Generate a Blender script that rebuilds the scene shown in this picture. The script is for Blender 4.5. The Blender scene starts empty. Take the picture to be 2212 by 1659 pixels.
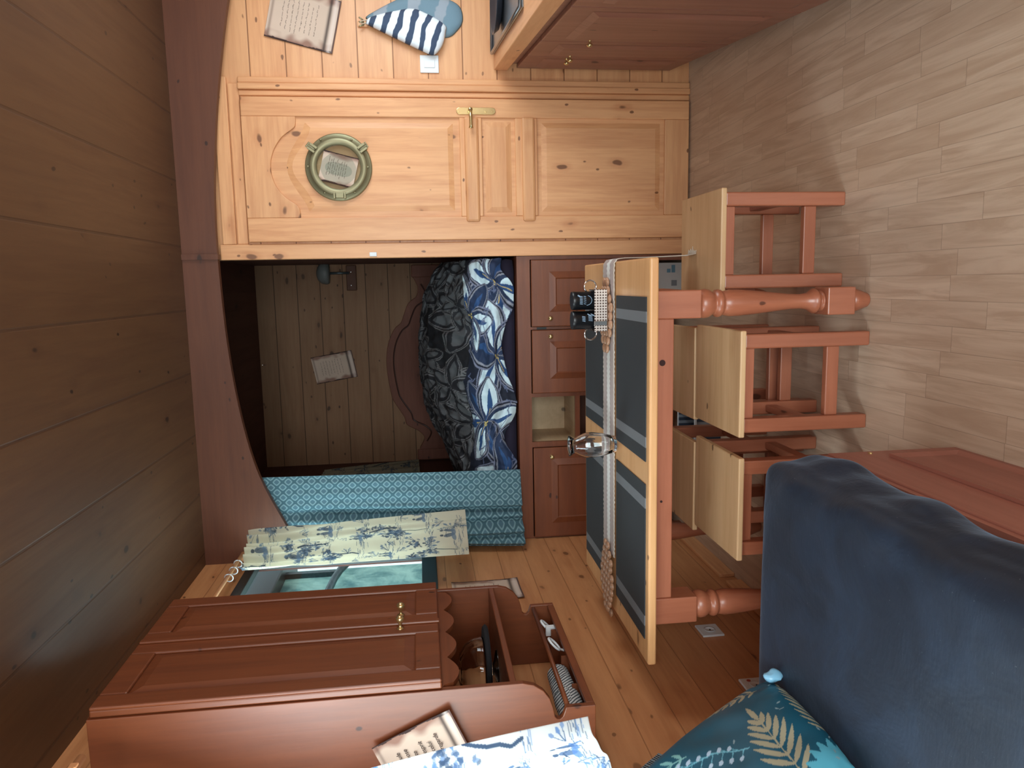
import bpy, bmesh, math, random
import numpy as np
from mathutils import Vector, Matrix, noise

random.seed(7); rng = np.random.RandomState(11)
scn = bpy.context.scene
COL = scn.collection
PI = math.pi

# ---------------------------------------------------------------- camera (the phone was held sideways)
camd = bpy.data.cameras.new('camera'); cam = bpy.data.objects.new('camera', camd); COL.objects.link(cam)
ix = Vector((-0.01888, -0.12399, -0.99210)); iy = Vector((-0.99075, -0.13102, 0.03523)); fw = Vector((-0.13435, 0.98360, -0.12037))
M = Matrix((ix, -iy, -fw)).transposed().to_4x4(); M.translation = Vector((0, 0, 1.40))
cam.matrix_world = M
camd.sensor_fit = 'HORIZONTAL'; camd.sensor_width = 36; camd.lens = 1601.25 / 2212 * 36
camd.clip_start = 0.02; camd.clip_end = 200
scn.camera = cam

# ---------------------------------------------------------------- world, daylight, exposure
w = bpy.data.worlds.new('sky'); scn.world = w; w.use_nodes = True
bg = w.node_tree.nodes['Background']; bg.inputs[0].default_value = (0.80, 0.92, 1.0, 1); bg.inputs[1].default_value = 1.5
scn.view_settings.view_transform = 'Standard'; scn.view_settings.look = 'None'
scn.view_settings.exposure = 0.32; scn.view_settings.gamma = 1.0; scn.view_settings.use_curve_mapping = False

def area(name, loc, direction, sx, sy, energy, color, spread=PI):
    l = bpy.data.lights.new(name, 'AREA'); l.shape = 'RECTANGLE'; l.size = sx; l.size_y = sy
    l.energy = energy; l.color = color; l.spread = spread
    o = bpy.data.objects.new(name, l); COL.objects.link(o); o.location = loc
    o.rotation_euler = Vector(direction).to_track_quat('-Z', 'Y').to_euler()
    return o
# daylight coming in through the window openings
area('daylight_left_window', (-1.50, 0.72, 1.62), (1, -0.12, -0.40), 1.5, 1.1, 72, (0.92, 0.965, 1.0))
area('daylight_back_window', (0.15, -1.75, 1.45), (-0.02, 1, -0.36), 1.9, 1.5, 108, (0.98, 0.985, 1.0))
area('daylight_right_window', (1.80, 2.65, 1.62), (-1, 0.55, -0.3), 1.1, 0.9, 22, (0.96, 0.97, 1.0))
area('daylight_far_window', (-1.52, 3.15, 1.85), (1, 0.3, -0.2), 0.9, 0.8, 13, (0.85, 0.95, 1.0))

# ---------------------------------------------------------------- object helpers
def link(o, parent=None):
    COL.objects.link(o)
    if parent is not None: o.parent = parent
    return o
def finish(name, bm, mat, parent=None, smooth=False, bevel=0.0, loc=None, rot=None, segs=2):
    me = bpy.data.meshes.new(name); bmesh.ops.recalc_face_normals(bm, faces=bm.faces[:]); bm.to_mesh(me); bm.free()
    if mat is not None:
        for m in (mat if isinstance(mat, (list, tuple)) else [mat]): me.materials.append(m)
    if smooth: me.shade_smooth()
    o = bpy.data.objects.new(name, me); link(o, parent)
    if loc is not None: o.location = loc
    if rot is not None: o.rotation_euler = rot
    if bevel:
        b = o.modifiers.new('bevel', 'BEVEL'); b.width = bevel; b.segments = segs; b.limit_method = 'ANGLE'; b.angle_limit = math.radians(40)
        b.harden_normals = False
    return o
def box(bm, x0, x1, y0, y1, z0, z1, mi=0, mat=None):
    vs = [bm.verts.new((x, y, z)) for x in (x0, x1) for y in (y0, y1) for z in (z0, z1)]
    if mat is not None:
        for v in vs: v.co = mat @ v.co
    for f in ((0,1,3,2),(4,6,7,5),(0,4,5,1),(2,3,7,6),(0,2,6,4),(1,5,7,3)):
        fc = bm.faces.new([vs[i] for i in f]); fc.material_index = mi
    return vs
def B(*boxes, mat=None):
    bm = bmesh.new()
    for b in boxes: box(bm, *b, mat=mat)
    return bm
def prism(bm, pts, fn0, fn1, mi=0):
    """pts: 2D outline; fn0/fn1 map (a,b)->3D for the two caps"""
    a = [bm.verts.new(fn0(*p)) for p in pts]; b = [bm.verts.new(fn1(*p)) for p in pts]
    bm.faces.new(a).material_index = mi; bm.faces.new(b[::-1]).material_index = mi
    n = len(pts)
    for i in range(n): bm.faces.new((a[i], b[i], b[(i+1) % n], a[(i+1) % n])).material_index = mi
def lathe(bm, prof, c=(0,0,0), axis='Z', seg=28, mi=0, ripple=None, ring_=False):
    rings = []
    for k, (r, h) in enumerate(prof):
        ring = []
        for i in range(seg):
            t = 2*PI*i/seg; rr = max(r, 1e-5)
            if ripple: rr *= ripple(t, k)
            p = (rr*math.cos(t), rr*math.sin(t), h)
            if axis == 'X': p = (h, p[0], p[1])
            if axis == 'Y': p = (p[0], h, p[1])
            ring.append(bm.verts.new((p[0]+c[0], p[1]+c[1], p[2]+c[2])))
        rings.append(ring)
    for a, b in zip(rings, rings[1:]):
        for i in range(seg): bm.faces.new((a[i], a[(i+1) % seg], b[(i+1) % seg], b[i])).material_index = mi
    if ring_:
        a, b = rings[-1], rings[0]
        for i in range(seg): bm.faces.new((a[i], a[(i+1) % seg], b[(i+1) % seg], b[i])).material_index = mi
        return
    bm.faces.new(rings[0]).material_index = mi; bm.faces.new(rings[-1][::-1]).material_index = mi
def tube(bm, pts, r, seg=8, closed=False, mi=0):
    pts = [Vector(p) for p in pts]; n = len(pts); rings = []
    up = Vector((0.13, 0.21, 0.97)).normalized()
    for i, p in enumerate(pts):
        if closed: d = pts[(i+1) % n] - pts[i-1]
        else: d = pts[min(i+1, n-1)] - pts[max(i-1, 0)]
        d.normalize(); a = d.cross(up)
        if a.length < 1e-3: a = d.cross(Vector((1, 0, 0)))
        a.normalize(); b = d.cross(a)
        rr = r(i/(n-1)) if callable(r) else r
        rings.append([bm.verts.new(p + rr*(a*math.cos(2*PI*k/seg) + b*math.sin(2*PI*k/seg))) for k in range(seg)])
    m = n if closed else n-1
    for i in range(m):
        A, Bq = rings[i], rings[(i+1) % n]
        for k in range(seg): bm.faces.new((A[k], A[(k+1) % seg], Bq[(k+1) % seg], Bq[k])).material_index = mi
    if not closed: bm.faces.new(rings[0]).material_index = mi; bm.faces.new(rings[-1][::-1]).material_index = mi
def thing(name, label, cat, loc=(0,0,0), rotz=0, group=None):
    o = bpy.data.objects.new(name, None); o.empty_display_size = 0.05; COL.objects.link(o)
    o.location = loc; o.rotation_euler = (0, 0, rotz); o['label'] = label; o['category'] = cat
    if group: o['group'] = group
    return o
def tag(o, label, cat, group=None, kind=None):
    o['label'] = label; o['category'] = cat
    if group: o['group'] = group
    if kind: o['kind'] = kind
    return o
def struct(o): o['kind'] = 'structure'; return o
def dup(root, loc, label, rotz=0):
    r = root.copy(); COL.objects.link(r); r.location = loc; r.rotation_euler = (0, 0, rotz); r['label'] = label
    for ch in list(root.children):
        c = ch.copy(); COL.objects.link(c); c.parent = r
        for g in ch.children:
            d = g.copy(); COL.objects.link(d); d.parent = c
    return r

# ---------------------------------------------------------------- material helpers
class NT:
    def __init__(s, name):
        s.m = bpy.data.materials.new(name); s.m.use_nodes = True; s.t = s.m.node_tree; s.n = s.t.nodes; s.n.clear()
        s.out = s.n.new('ShaderNodeOutputMaterial')
    def put(s, inp, v):
        if isinstance(v, bpy.types.NodeSocket): s.t.links.new(v, inp)
        elif v is not None: inp.default_value = v
    def math(s, op, a, b=None, c=None, clamp=False):
        k = s.n.new('ShaderNodeMath'); k.operation = op; k.use_clamp = clamp
        for i, v in enumerate((a, b, c)):
            if v is not None: s.put(k.inputs[i], v)
        return k.outputs[0]
    def vmath(s, op, a, b=None):
        k = s.n.new('ShaderNodeVectorMath'); k.operation = op; s.put(k.inputs[0], a)
        if b is not None: s.put(k.inputs[1], b)
        return k.outputs[0]
    def scale(s, a, f):
        k = s.n.new('ShaderNodeVectorMath'); k.operation = 'SCALE'; s.put(k.inputs[0], a); s.put(k.inputs['Scale'], f); return k.outputs[0]
    def noise(s, vec, scale, detail=4, rough=0.55, dist=0.0, out='Fac'):
        k = s.n.new('ShaderNodeTexNoise'); s.put(k.inputs['Vector'], vec); k.inputs['Scale'].default_value = scale
        k.inputs['Detail'].default_value = detail; k.inputs['Roughness'].default_value = rough; k.inputs['Distortion'].default_value = dist
        return k.outputs[out]
    def vor(s, vec, scale, feature='F1', rnd=1.0):
        k = s.n.new('ShaderNodeTexVoronoi'); k.feature = feature; s.put(k.inputs['Vector'], vec)
        k.inputs['Scale'].default_value = scale; k.inputs['Randomness'].default_value = rnd
        return k
    def ramp(s, fac, lo, hi):
        k = s.n.new('ShaderNodeMapRange'); k.interpolation_type = 'SMOOTHSTEP'; s.put(k.inputs[0], fac)
        k.inputs[1].default_value = lo; k.inputs[2].default_value = hi
        return k.outputs[0]
    def mix(s, f, a, b, mode='MIX'):
        k = s.n.new('ShaderNodeMix'); k.data_type = 'RGBA'; k.blend_type = mode
        s.put(k.inputs[0], f)
        for i, v in ((6, a), (7, b)):
            s.put(k.inputs[i], v if isinstance(v, bpy.types.NodeSocket) else (*v[:3], 1))
        return k.outputs[2]
    def sep(s, v):
        k = s.n.new('ShaderNodeSeparateXYZ'); s.put(k.inputs[0], v); return k.outputs
    def comb(s, x, y, z):
        k = s.n.new('ShaderNodeCombineXYZ')
        for i, v in enumerate((x, y, z)): s.put(k.inputs[i], v)
        return k.outputs[0]
    def coord(s, which='Object'):
        return s.n.new('ShaderNodeTexCoord').outputs[which]
    def bump(s, h, strength=0.3, dist=0.01):
        k = s.n.new('ShaderNodeBump'); k.inputs['Strength'].default_value = strength; k.inputs['Distance'].default_value = dist
        s.put(k.inputs['Height'], h); return k.outputs[0]
    def bsdf(s, color, rough=0.5, metal=0.0, normal=None, **kw):
        p = s.n.new('ShaderNodeBsdfPrincipled')
        s.put(p.inputs['Base Color'], color if isinstance(color, bpy.types.NodeSocket) else (*color[:3], 1))
        s.put(p.inputs['Roughness'], rough); s.put(p.inputs['Metallic'], metal)
        if normal is not None: s.put(p.inputs['Normal'], normal)
        for k, v in kw.items(): s.put(p.inputs[k], v)
        s.t.links.new(p.outputs[0], s.out.inputs[0]); return p

def lin(r, g, b):
    f = lambda c: (c/255/12.92) if c/255 <= 0.04045 else ((c/255+0.055)/1.055)**2.4
    return (f(r), f(g), f(b))

def wood(name, base, dark, grain='Z', plank=None, rough=0.42, knots=0.55, knotcol=None, seamcol=None, streak=0.5, coat=0.15, off=(0,0,0), patch=0.25, kscale=8.5, seamk=0.85):
    """plank = (axis, width, offset)"""
    s = NT(name); co = s.coord('Object')
    rnd = s.n.new('ShaderNodeObjectInfo').outputs['Random']
    shift = s.scale(s.comb(3.17, 7.31, 5.71), rnd)
    v = s.vmath('ADD', co, s.vmath('ADD', shift, off))
    ax = dict(X=0, Y=1, Z=2); seam = None; br = None
    if plank:
        xyz = s.sep(co); q = s.math('DIVIDE', s.math('ADD', xyz[ax[plank[0]]], plank[2]), plank[1])
        idx = s.math('FLOOR', q); fr = s.math('FRACT', q)
        e = s.math('MINIMUM', fr, s.math('SUBTRACT', 1.0, fr))
        seam = s.ramp(e, 0.022, 0.008)
        wn = s.n.new('ShaderNodeTexWhiteNoise'); wn.noise_dimensions = '1D'; s.put(wn.inputs['W'], idx)
        br = wn.outputs['Value']
        v = s.vmath('ADD', v, s.vmath('MULTIPLY', wn.outputs['Color'], (5.0, 9.0, 7.0)))
    sc = [1.0, 1.0, 1.0]; sc[ax[grain]] = 0.07
    g = s.vmath('MULTIPLY', v, tuple(sc))
    sk = [1.0, 1.0, 1.0]; sk[ax[grain]] = 0.55
    kv = s.vmath('ADD', s.vmath('MULTIPLY', v, tuple(sk)), s.scale(s.noise(v, 9, 2, out='Color'), 0.03))
    vo = s.vor(kv, kscale)
    d = vo.outputs['Distance']; sel = s.sep(vo.outputs['Color'])
    on = s.math('LESS_THAN', sel[0], knots)
    kn = s.math('MULTIPLY', s.ramp(d, 0.135, 0.08), on)
    halo = s.math('MULTIPLY', s.ramp(d, 0.33, 0.09), on)
    vp = s.vor(s.vmath('ADD', kv, (3.3, 1.7, 2.9)), kscale*2.3); sp = s.sep(vp.outputs['Color'])
    kn = s.math('MAXIMUM', kn, s.math('MULTIPLY', s.ramp(vp.outputs['Distance'], 0.15, 0.09), s.math('LESS_THAN', sp[0], knots*.55)))
    n1 = s.noise(g, 16, 5, 0.6, 0.6); n2 = s.noise(g, 70, 3, 0.6, 0.2); n3 = s.noise(v, 1.6, 2)
    f = s.math('ADD', s.math('MULTIPLY', s.ramp(n1, 0.38, 0.66), 0.62), s.math('MULTIPLY', s.ramp(n2, 0.35, 0.7), 0.38))
    f = s.math('MULTIPLY', f, streak)
    f = s.math('ADD', f, s.math('MULTIPLY', halo, 0.30), clamp=True)
    c = s.mix(f, base, dark)
    c = s.mix(s.math('MULTIPLY', s.ramp(n3, 0.4, 0.65), patch), c, tuple(x*0.78 for x in base))
    kc = knotcol or tuple(x*0.30 for x in dark)
    c = s.mix(s.math('MULTIPLY', kn, 0.85), c, kc)
    h = s.math('MULTIPLY', f, -0.25)
    if plank:
        c = s.mix(s.math('MULTIPLY', br, 0.28), c, tuple(x*0.72 for x in base))
        c = s.mix(s.math('MULTIPLY', seam, seamk), c, seamcol or tuple(x*0.25 for x in dark))
        h = s.math('SUBTRACT', h, s.math('MULTIPLY', seam, 1.5))
    s.bsdf(c, s.math('ADD', rough, s.math('MULTIPLY', n1, 0.12)), normal=s.bump(h, 0.35, 0.004), **{'Coat Weight': coat, 'Coat Roughness': 0.25})
    return s.m
def plain(name, col, rough=0.5, metal=0.0, nscale=30, namp=0.12, bump=0.0, **kw):
    s = NT(name); co = s.coord('Object'); n = s.noise(co, nscale, 3)
    c = s.mix(s.math('MULTIPLY', n, namp*2, clamp=True), col, tuple(x*0.7 for x in col))
    nm = s.bump(n, bump, 0.003) if bump else None
    s.bsdf(c, rough, metal, nm, **kw); return s.m
def attr_mat(name, rough=0.85, bump=0.15, bscale=600, trans=0.0, **kw):
    s = NT(name); a = s.n.new('ShaderNodeAttribute'); a.attribute_name = 'print'
    co = s.coord('Object'); n = s.noise(co, bscale, 2)
    p = s.bsdf(a.outputs['Color'], rough, normal=s.bump(n, bump, 0.001), **kw)
    if trans > 0:
        tr = s.n.new('ShaderNodeBsdfTranslucent'); s.t.links.new(a.outputs['Color'], tr.inputs['Color'])
        mx = s.n.new('ShaderNodeMixShader'); mx.inputs[0].default_value = trans
        s.t.links.new(p.outputs[0], mx.inputs[1]); s.t.links.new(tr.outputs[0], mx.inputs[2]); s.t.links.new(mx.outputs[0], s.out.inputs[0])
    return s.m

PB, PD = lin(228, 170, 120), lin(180, 108, 62)          # varnished pine
RB, RD = lin(126, 68, 38), lin(86, 40, 22)              # red-stained pine
SEAM = lin(120, 70, 34)
M_pineX = wood('pine_grain_x', PB, PD, 'X'); M_pineY = wood('pine_grain_y', PB, PD, 'Y'); M_pineZ = wood('pine_grain_z', PB, PD, 'Z')
M_boardX = wood('pine_boards_x', PB, PD, 'X', ('Z', 0.168, 0.028), seamcol=SEAM)
M_boardY = wood('pine_boards_y', lin(212, 150, 100), lin(170, 104, 60), 'Y', ('Z', 0.135, 0.03), seamcol=SEAM, streak=0.6, seamk=.45)
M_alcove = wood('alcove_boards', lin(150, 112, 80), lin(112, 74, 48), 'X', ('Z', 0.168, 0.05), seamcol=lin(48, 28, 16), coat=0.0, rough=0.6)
M_ceil = wood('ceiling_boards', lin(96, 64, 38), lin(70, 38, 20), 'Y', ('X', 0.30, 0.1), seamcol=lin(50, 28, 16), knots=.35, coat=0.1, rough=0.5, seamk=.4)
M_redX = wood('red_wood_x', RB, RD, 'X', knots=0.28, rough=0.38, coat=0.15, knotcol=lin(48, 22, 16)); M_redY = wood('red_wood_y', RB, RD, 'Y', knots=0.28, rough=0.38, coat=0.15, knotcol=lin(48, 22, 16))
M_redZ = wood('red_wood_z', RB, RD, 'Z', knots=0.28, rough=0.38, coat=0.15, knotcol=lin(48, 22, 16))
SR, SD = lin(172, 104, 76), lin(134, 70, 46)
M_stainX = wood('table_red_x', SR, SD, 'X', knots=0.2, rough=0.4); M_stainY = wood('table_red_y', SR, SD, 'Y', knots=0.2, rough=0.4)
M_stainZ = wood('table_red_z', SR, SD, 'Z', knots=0.2, rough=0.33, coat=0.4)
M_seat = wood('seat_pine', lin(214, 176, 132), lin(176, 130, 84), 'X', knots=0.3, rough=0.5)
M_tableTop = wood('tabletop_pine', lin(224, 172, 118), lin(190, 128, 76), 'X', knots=0.3, rough=0.4)
M_beam = wood('beam_red', lin(98, 54, 32), lin(70, 34, 18), 'X', knots=0.3, rough=0.5, coat=0.1)
M_brass = plain('brass', lin(222, 200, 146), 0.25, 0.9, namp=0.1)
M_oldbrass = plain('aged_brass', lin(150, 144, 112), 0.45, 0.55, nscale=12, namp=0.25)
M_chrome = plain('chrome', (0.8, 0.8, 0.8), 0.12, 1.0, namp=0.05)
M_white = plain('white_plastic', lin(226, 232, 236), 0.4)
M_black = plain('black_plastic', lin(18, 20, 24), 0.35)
M_darkframe = plain('dark_window_frame', lin(38, 42, 44), 0.4)
M_tan = plain('tan_card', lin(190, 172, 150), 0.8)

def glass_mat(name, rough=0.0, col=(1, 1, 1), ior=1.45):
    s = NT(name); n = s.noise(s.coord('Object'), 3, 1)
    s.bsdf(s.mix(n, col, tuple(x*0.98 for x in col)), rough, **{'Transmission Weight': 1.0, 'IOR': ior}); return s.m
M_glass = glass_mat('clear_glass')
def pane_mat():
    s = NT('window_pane'); g = s.n.new('ShaderNodeBsdfGlossy'); g.inputs['Roughness'].default_value = 0.03
    t = s.n.new('ShaderNodeBsdfTransparent'); t.inputs[0].default_value = (0.88, 0.95, 0.95, 1)
    mx = s.n.new('ShaderNodeMixShader'); mx.inputs[0].default_value = 0.09; s.t.links.new(t.outputs[0], mx.inputs[1]); s.t.links.new(g.outputs[0], mx.inputs[2])
    s.t.links.new(mx.outputs[0], s.out.inputs[0]); return s.m
M_pane = pane_mat()

def floor_mat():
    s = NT('laminate_floor'); co = s.coord('Object'); x, y, z = s.sep(co)
    W = 0.068; q = s.math('DIVIDE', x, W); r = s.math('FLOOR', q)
    wn = s.n.new('ShaderNodeTexWhiteNoise'); wn.noise_dimensions = '1D'; s.put(wn.inputs['W'], r)
    q2 = s.math('ADD', s.math('DIVIDE', y, 0.38), s.math('MULTIPLY', wn.outputs['Value'], 7.3)); r2 = s.math('FLOOR', q2)
    w2 = s.n.new('ShaderNodeTexWhiteNoise'); w2.noise_dimensions = '2D'; s.put(w2.inputs['Vector'], s.comb(r, r2, 0.0))
    v = s.vmath('ADD', co, s.scale(w2.outputs['Color'], 7.0))
    g = s.vmath('MULTIPLY', v, (1, 0.08, 1)); n1 = s.noise(g, 30, 5, 0.6, 1.0)
    c = s.mix(s.ramp(n1, 0.35, 0.7), lin(214, 190, 166), lin(186, 158, 134))
    c = s.mix(s.math('MULTIPLY', w2.outputs['Value'], 0.5), c, lin(182, 154, 130))
    fr = s.math('FRACT', q); e = s.math('MINIMUM', fr, s.math('SUBTRACT', 1.0, fr))
    f2 = s.math('FRACT', q2); e2 = s.math('MINIMUM', f2, s.math('SUBTRACT', 1.0, f2))
    sm = s.math('MAXIMUM', s.ramp(e, 0.02, 0.004), s.ramp(e2, 0.005, 0.001))
    c = s.mix(s.math('MULTIPLY', sm, 0.35), c, lin(96, 72, 54))
    s.bsdf(c, 0.38, normal=s.bump(sm, 0.1, 0.002)); return s.m
M_floor = floor_mat()

# ---------------------------------------------------------------- printed cloth: colours laid on a dense grid
class Canvas:
    """colour grid over [0,W]x[0,H] metres, ni x nj cells; arrays indexed [j, i]"""
    def __init__(s, W, H, ni, nj, bgc):
        s.W, s.H, s.ni, s.nj = W, H, ni, nj
        s.c = np.tile(np.array(bgc, float), (nj+1, ni+1, 1))
        s.X, s.Y = np.meshgrid(np.linspace(0, W, ni+1), np.linspace(0, H, nj+1))
    def win(s, cx, cy, r):
        i0 = max(0, int((cx-r)/s.W*s.ni)); i1 = min(s.ni+1, int((cx+r)/s.W*s.ni)+2)
        j0 = max(0, int((cy-r)/s.H*s.nj)); j1 = min(s.nj+1, int((cy+r)/s.H*s.nj)+2)
        return (slice(j0, j1), slice(i0, i1)) if i1 > i0 and j1 > j0 else None
    def put(s, w_, m, col, a=1.0):
        m = (m*a)[..., None]; s.c[w_] = s.c[w_]*(1-m) + np.array(col)*m
    def ell(s, cx, cy, a, b, ang, col, al=1.0):
        w_ = s.win(cx, cy, max(a, b))
        if w_ is None: return
        x = s.X[w_]-cx; y = s.Y[w_]-cy; ca, sa = math.cos(ang), math.sin(ang)
        d = ((x*ca+y*sa)/a)**2 + ((-x*sa+y*ca)/b)**2
        s.put(w_, (d < 1).astype(float), col, al)
    def leaf(s, x0, y0, ang, L, wd, col, al=1.0, bend=0.0, pw=0.7, ring=None):
        w_ = s.win(x0+math.cos(ang)*L/2, y0+math.sin(ang)*L/2, L*0.65+wd+abs(bend)*L)
        if w_ is None: return
        x = s.X[w_]-x0; y = s.Y[w_]-y0; ca, sa = math.cos(ang), math.sin(ang)
        u = (x*ca+y*sa)/L; v = (-x*sa+y*ca) - bend*L*u*u
        uu = np.clip(u, 0, 1); wdt = wd*np.sin(PI*uu**0.85)**pw
        m = (u > 0) & (u < 1) & (np.abs(v) < wdt)
        if ring is not None: m = m & (np.abs(v) > np.maximum(wdt-ring, 0))
        s.put(w_, m.astype(float), col, al)
    def line(s, pts, wd, col, al=1.0):
        for (xa, ya), (xb, yb) in zip(pts, pts[1:]):
            L = math.hypot(xb-xa, yb-ya)+1e-9
            w_ = s.win((xa+xb)/2, (ya+yb)/2, L/2+wd)
            if w_ is None: continue
            t = np.clip(((s.X[w_]-xa)*(xb-xa)+(s.Y[w_]-ya)*(yb-ya))/L/L, 0, 1)
            d = np.hypot(s.X[w_]-xa-t*(xb-xa), s.Y[w_]-ya-t*(yb-ya))
            s.put(w_, (d < wd/2).astype(float), col, al)
def grid_mesh(name, P, colors, mat, parent=None, smooth=True, wrap=None):
    """P: (nj+1, ni+1, 3) positions, colors same shape or None"""
    nj, ni = P.shape[0]-1, P.shape[1]-1
    idx = np.arange((nj+1)*(ni+1)).reshape(nj+1, ni+1)
    F = np.stack([idx[:-1, :-1], idx[:-1, 1:], idx[1:, 1:], idx[1:, :-1]], -1).reshape(-1, 4)
    me = bpy.data.meshes.new(name); me.vertices.add(len(idx.ravel())); me.vertices.foreach_set('co', P.reshape(-1).astype(np.float32))
    me.loops.add(F.size); me.loops.foreach_set('vertex_index', F.reshape(-1).astype(np.int32))
    me.polygons.add(len(F)); me.polygons.foreach_set('loop_start', np.arange(0, F.size, 4, dtype=np.int32))
    me.update(calc_edges=True)
    if colors is not None:
        ca = me.color_attributes.new('print', 'FLOAT_COLOR', 'POINT')
        rgba = np.ones((colors.shape[0]*colors.shape[1], 4), np.float32); rgba[:, :3] = colors.reshape(-1, 3)
        ca.data.foreach_set('color', rgba.reshape(-1))
    me.materials.append(mat)
    if smooth: me.shade_smooth()
    o = bpy.data.objects.new(name, me); link(o, parent); return o
def thick(o, t, offset=0.0):
    m = o.modifiers.new('thickness', 'SOLIDIFY'); m.thickness = t; m.offset = offset; return o
def nz(x, y, z=0.0): return noise.noise(Vector((x, y, z)))
def nzgrid(U, V, su, sv, z=0.0):
    return np.array([[nz(u*su, v*sv, z) for u, v in zip(ru, rv)] for ru, rv in zip(U, V)])

# ================================================================ THE ROOM
XL, XR, YB, YD, YA = -1.36, 1.68, -1.62, 3.80, 5.74
struct(finish('floor', B((XL-.1, XR+.1, YB-.1, YA+.1, -0.10, 0.0)), M_floor))
struct(finish('ceiling', B((XL-.1, XR+.1, YB-.1, YD, 2.50, 2.60)), M_ceil))
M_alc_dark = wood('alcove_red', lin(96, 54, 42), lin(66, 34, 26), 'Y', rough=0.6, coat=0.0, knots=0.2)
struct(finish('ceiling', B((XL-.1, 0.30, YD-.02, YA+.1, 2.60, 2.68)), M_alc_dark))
# walls with openings, boarded
def wall_x(name, x0, x1, y0, y1, holes, mat):
    bm = bmesh.new(); y = y0
    for (a, b, lo, hi) in holes:
        box(bm, x0, x1, y, a, 0, 2.68); box(bm, x0, x1, a, b, 0, lo); box(bm, x0, x1, a, b, hi, 2.68); y = b
    box(bm, x0, x1, y, y1, 0, 2.68)
    return struct(finish(name, bm, mat))
wall_x('wall_left', XL-.035, XL, YB-.1, YD, [(-0.05, 1.50, 1.02, 2.12), (2.70, 3.685, 1.36, 2.28)], M_boardY)
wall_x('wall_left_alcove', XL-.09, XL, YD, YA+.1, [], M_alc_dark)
wall_x('wall_right', XR, XR+.09, YB-.1, YD+.1, [(2.10, 3.25, 1.12, 2.02)], M_boardY)
bm = bmesh.new()
box(bm, XL-.1, -0.85, YB-.09, YB, 0, 2.6); box(bm, 1.15, XR+.1, YB-.09, YB, 0, 2.6); box(bm, -0.85, 1.15, YB-.09, YB, 0, 0.62); box(bm, -0.85, 1.15, YB-.09, YB, 2.14, 2.6)
struct(finish('wall_back', bm, M_boardX))
struct(finish('wall_front', B((0.14, XR+.1, YD, YD+.10, 0, 2.60)), M_boardX))
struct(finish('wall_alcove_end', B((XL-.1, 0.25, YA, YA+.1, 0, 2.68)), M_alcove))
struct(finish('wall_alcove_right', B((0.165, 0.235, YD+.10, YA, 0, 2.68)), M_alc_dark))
struct(finish('baseboard_left', B((XL, XL+.018, 3.12, 3.78, 0, 0.075), (XL, XL+.018, 1.9, 3.05, 0, 0.075)), M_pineY, bevel=.004))
# window frames with glass
def window(name, x, y0, y1, z0, z1, mat, bars=()):
    t = 0.045
    o = struct(finish(name, B((x-.03, x+.012, y0, y0+t, z0, z1), (x-.03, x+.012, y1-t*.5, y1, z0, z1), (x-.03, x+.012, y0+t, y1-t*.5, z0, z0+t*1.6), (x-.03, x+.012, y0+t, y1-t*.5, z1-t, z1), *bars), mat, bevel=.003))
    p = finish('pane', B((x-.022, x-.018, y0+t, y1-t*.5, z0+t, z1-t)), M_pane, o); return o
window('window_1', XL, 2.70, 3.685, 1.36, 2.28, M_darkframe)
window('window_2', XL, -0.05, 1.50, 1.02, 2.12, M_darkframe, [(XL-.03, XL+.01, 0.70, 0.74, 1.02, 2.12)])
window('window_3', XR+.06, 2.10, 3.25, 1.12, 2.02, M_darkframe)
fr = struct(finish('window_4', B((-0.85, -0.79, YB-.06, YB+.01, .62, 2.14), (1.09, 1.15, YB-.06, YB+.01, .62, 2.14), (-.79, 1.09, YB-.06, YB+.01, .62, .70), (-.79, 1.09, YB-.06, YB+.01, 2.08, 2.14), (.12, .18, YB-.06, YB+.01, .70, 2.08)), M_darkframe, bevel=.003))
finish('pane', B((-.79, 1.09, YB-.032, YB-.028, .70, 2.08)), M_pane, fr)
# outside, beyond window_1: pale weathered screen with dark rails and a dark overhang
t = thing('outdoor_screen', 'pale outdoor screen with dark curved rail and overhang seen through the far window', 'screen', (-2.0, 4.6, -.2))
s_ = NT('weathered_panel'); co = s_.coord('Object'); n_ = s_.noise(co, 3.5, 5, .65, .8); cc_ = s_.mix(s_.ramp(n_, .35, .7), lin(222, 238, 230), lin(150, 180, 180)); p_ = s_.bsdf(cc_, .4)
tr_ = s_.n.new('ShaderNodeBsdfTranslucent'); s_.t.links.new(cc_, tr_.inputs['Color']); mx_ = s_.n.new('ShaderNodeMixShader'); mx_.inputs[0].default_value = .8
s_.t.links.new(p_.outputs[0], mx_.inputs[1]); s_.t.links.new(tr_.outputs[0], mx_.inputs[2]); s_.t.links.new(mx_.outputs[0], s_.out.inputs[0]); M_screen = s_.m
finish('panel', B((-.006, 0, -1.9, .60, 0, 2.60)), M_screen, t)
finish('overhang', B((-.16, .10, -1.9, .95, 2.585, 3.3)), M_darkframe, t, bevel=.01)
bm = bmesh.new(); tube(bm, [(.03, .68, 2.16), (.03, .60, 2.185), (.03, .50, 2.215), (.03, .35, 2.24), (.03, .15, 2.255), (.03, -.2, 2.265), (.03, -1.9, 2.27)], .026, 8); finish('curved_rail', bm, M_darkframe, t, smooth=True)
finish('divider', B((.0, .035, .46, .50, 2.24, 2.59)), M_darkframe, t)
struct(finish('ground_outside', B((-9, XL-.2, -4, 14, -0.3, -0.2)), plain('outdoor_ground', lin(150, 160, 140), .9, nscale=2)))

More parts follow.
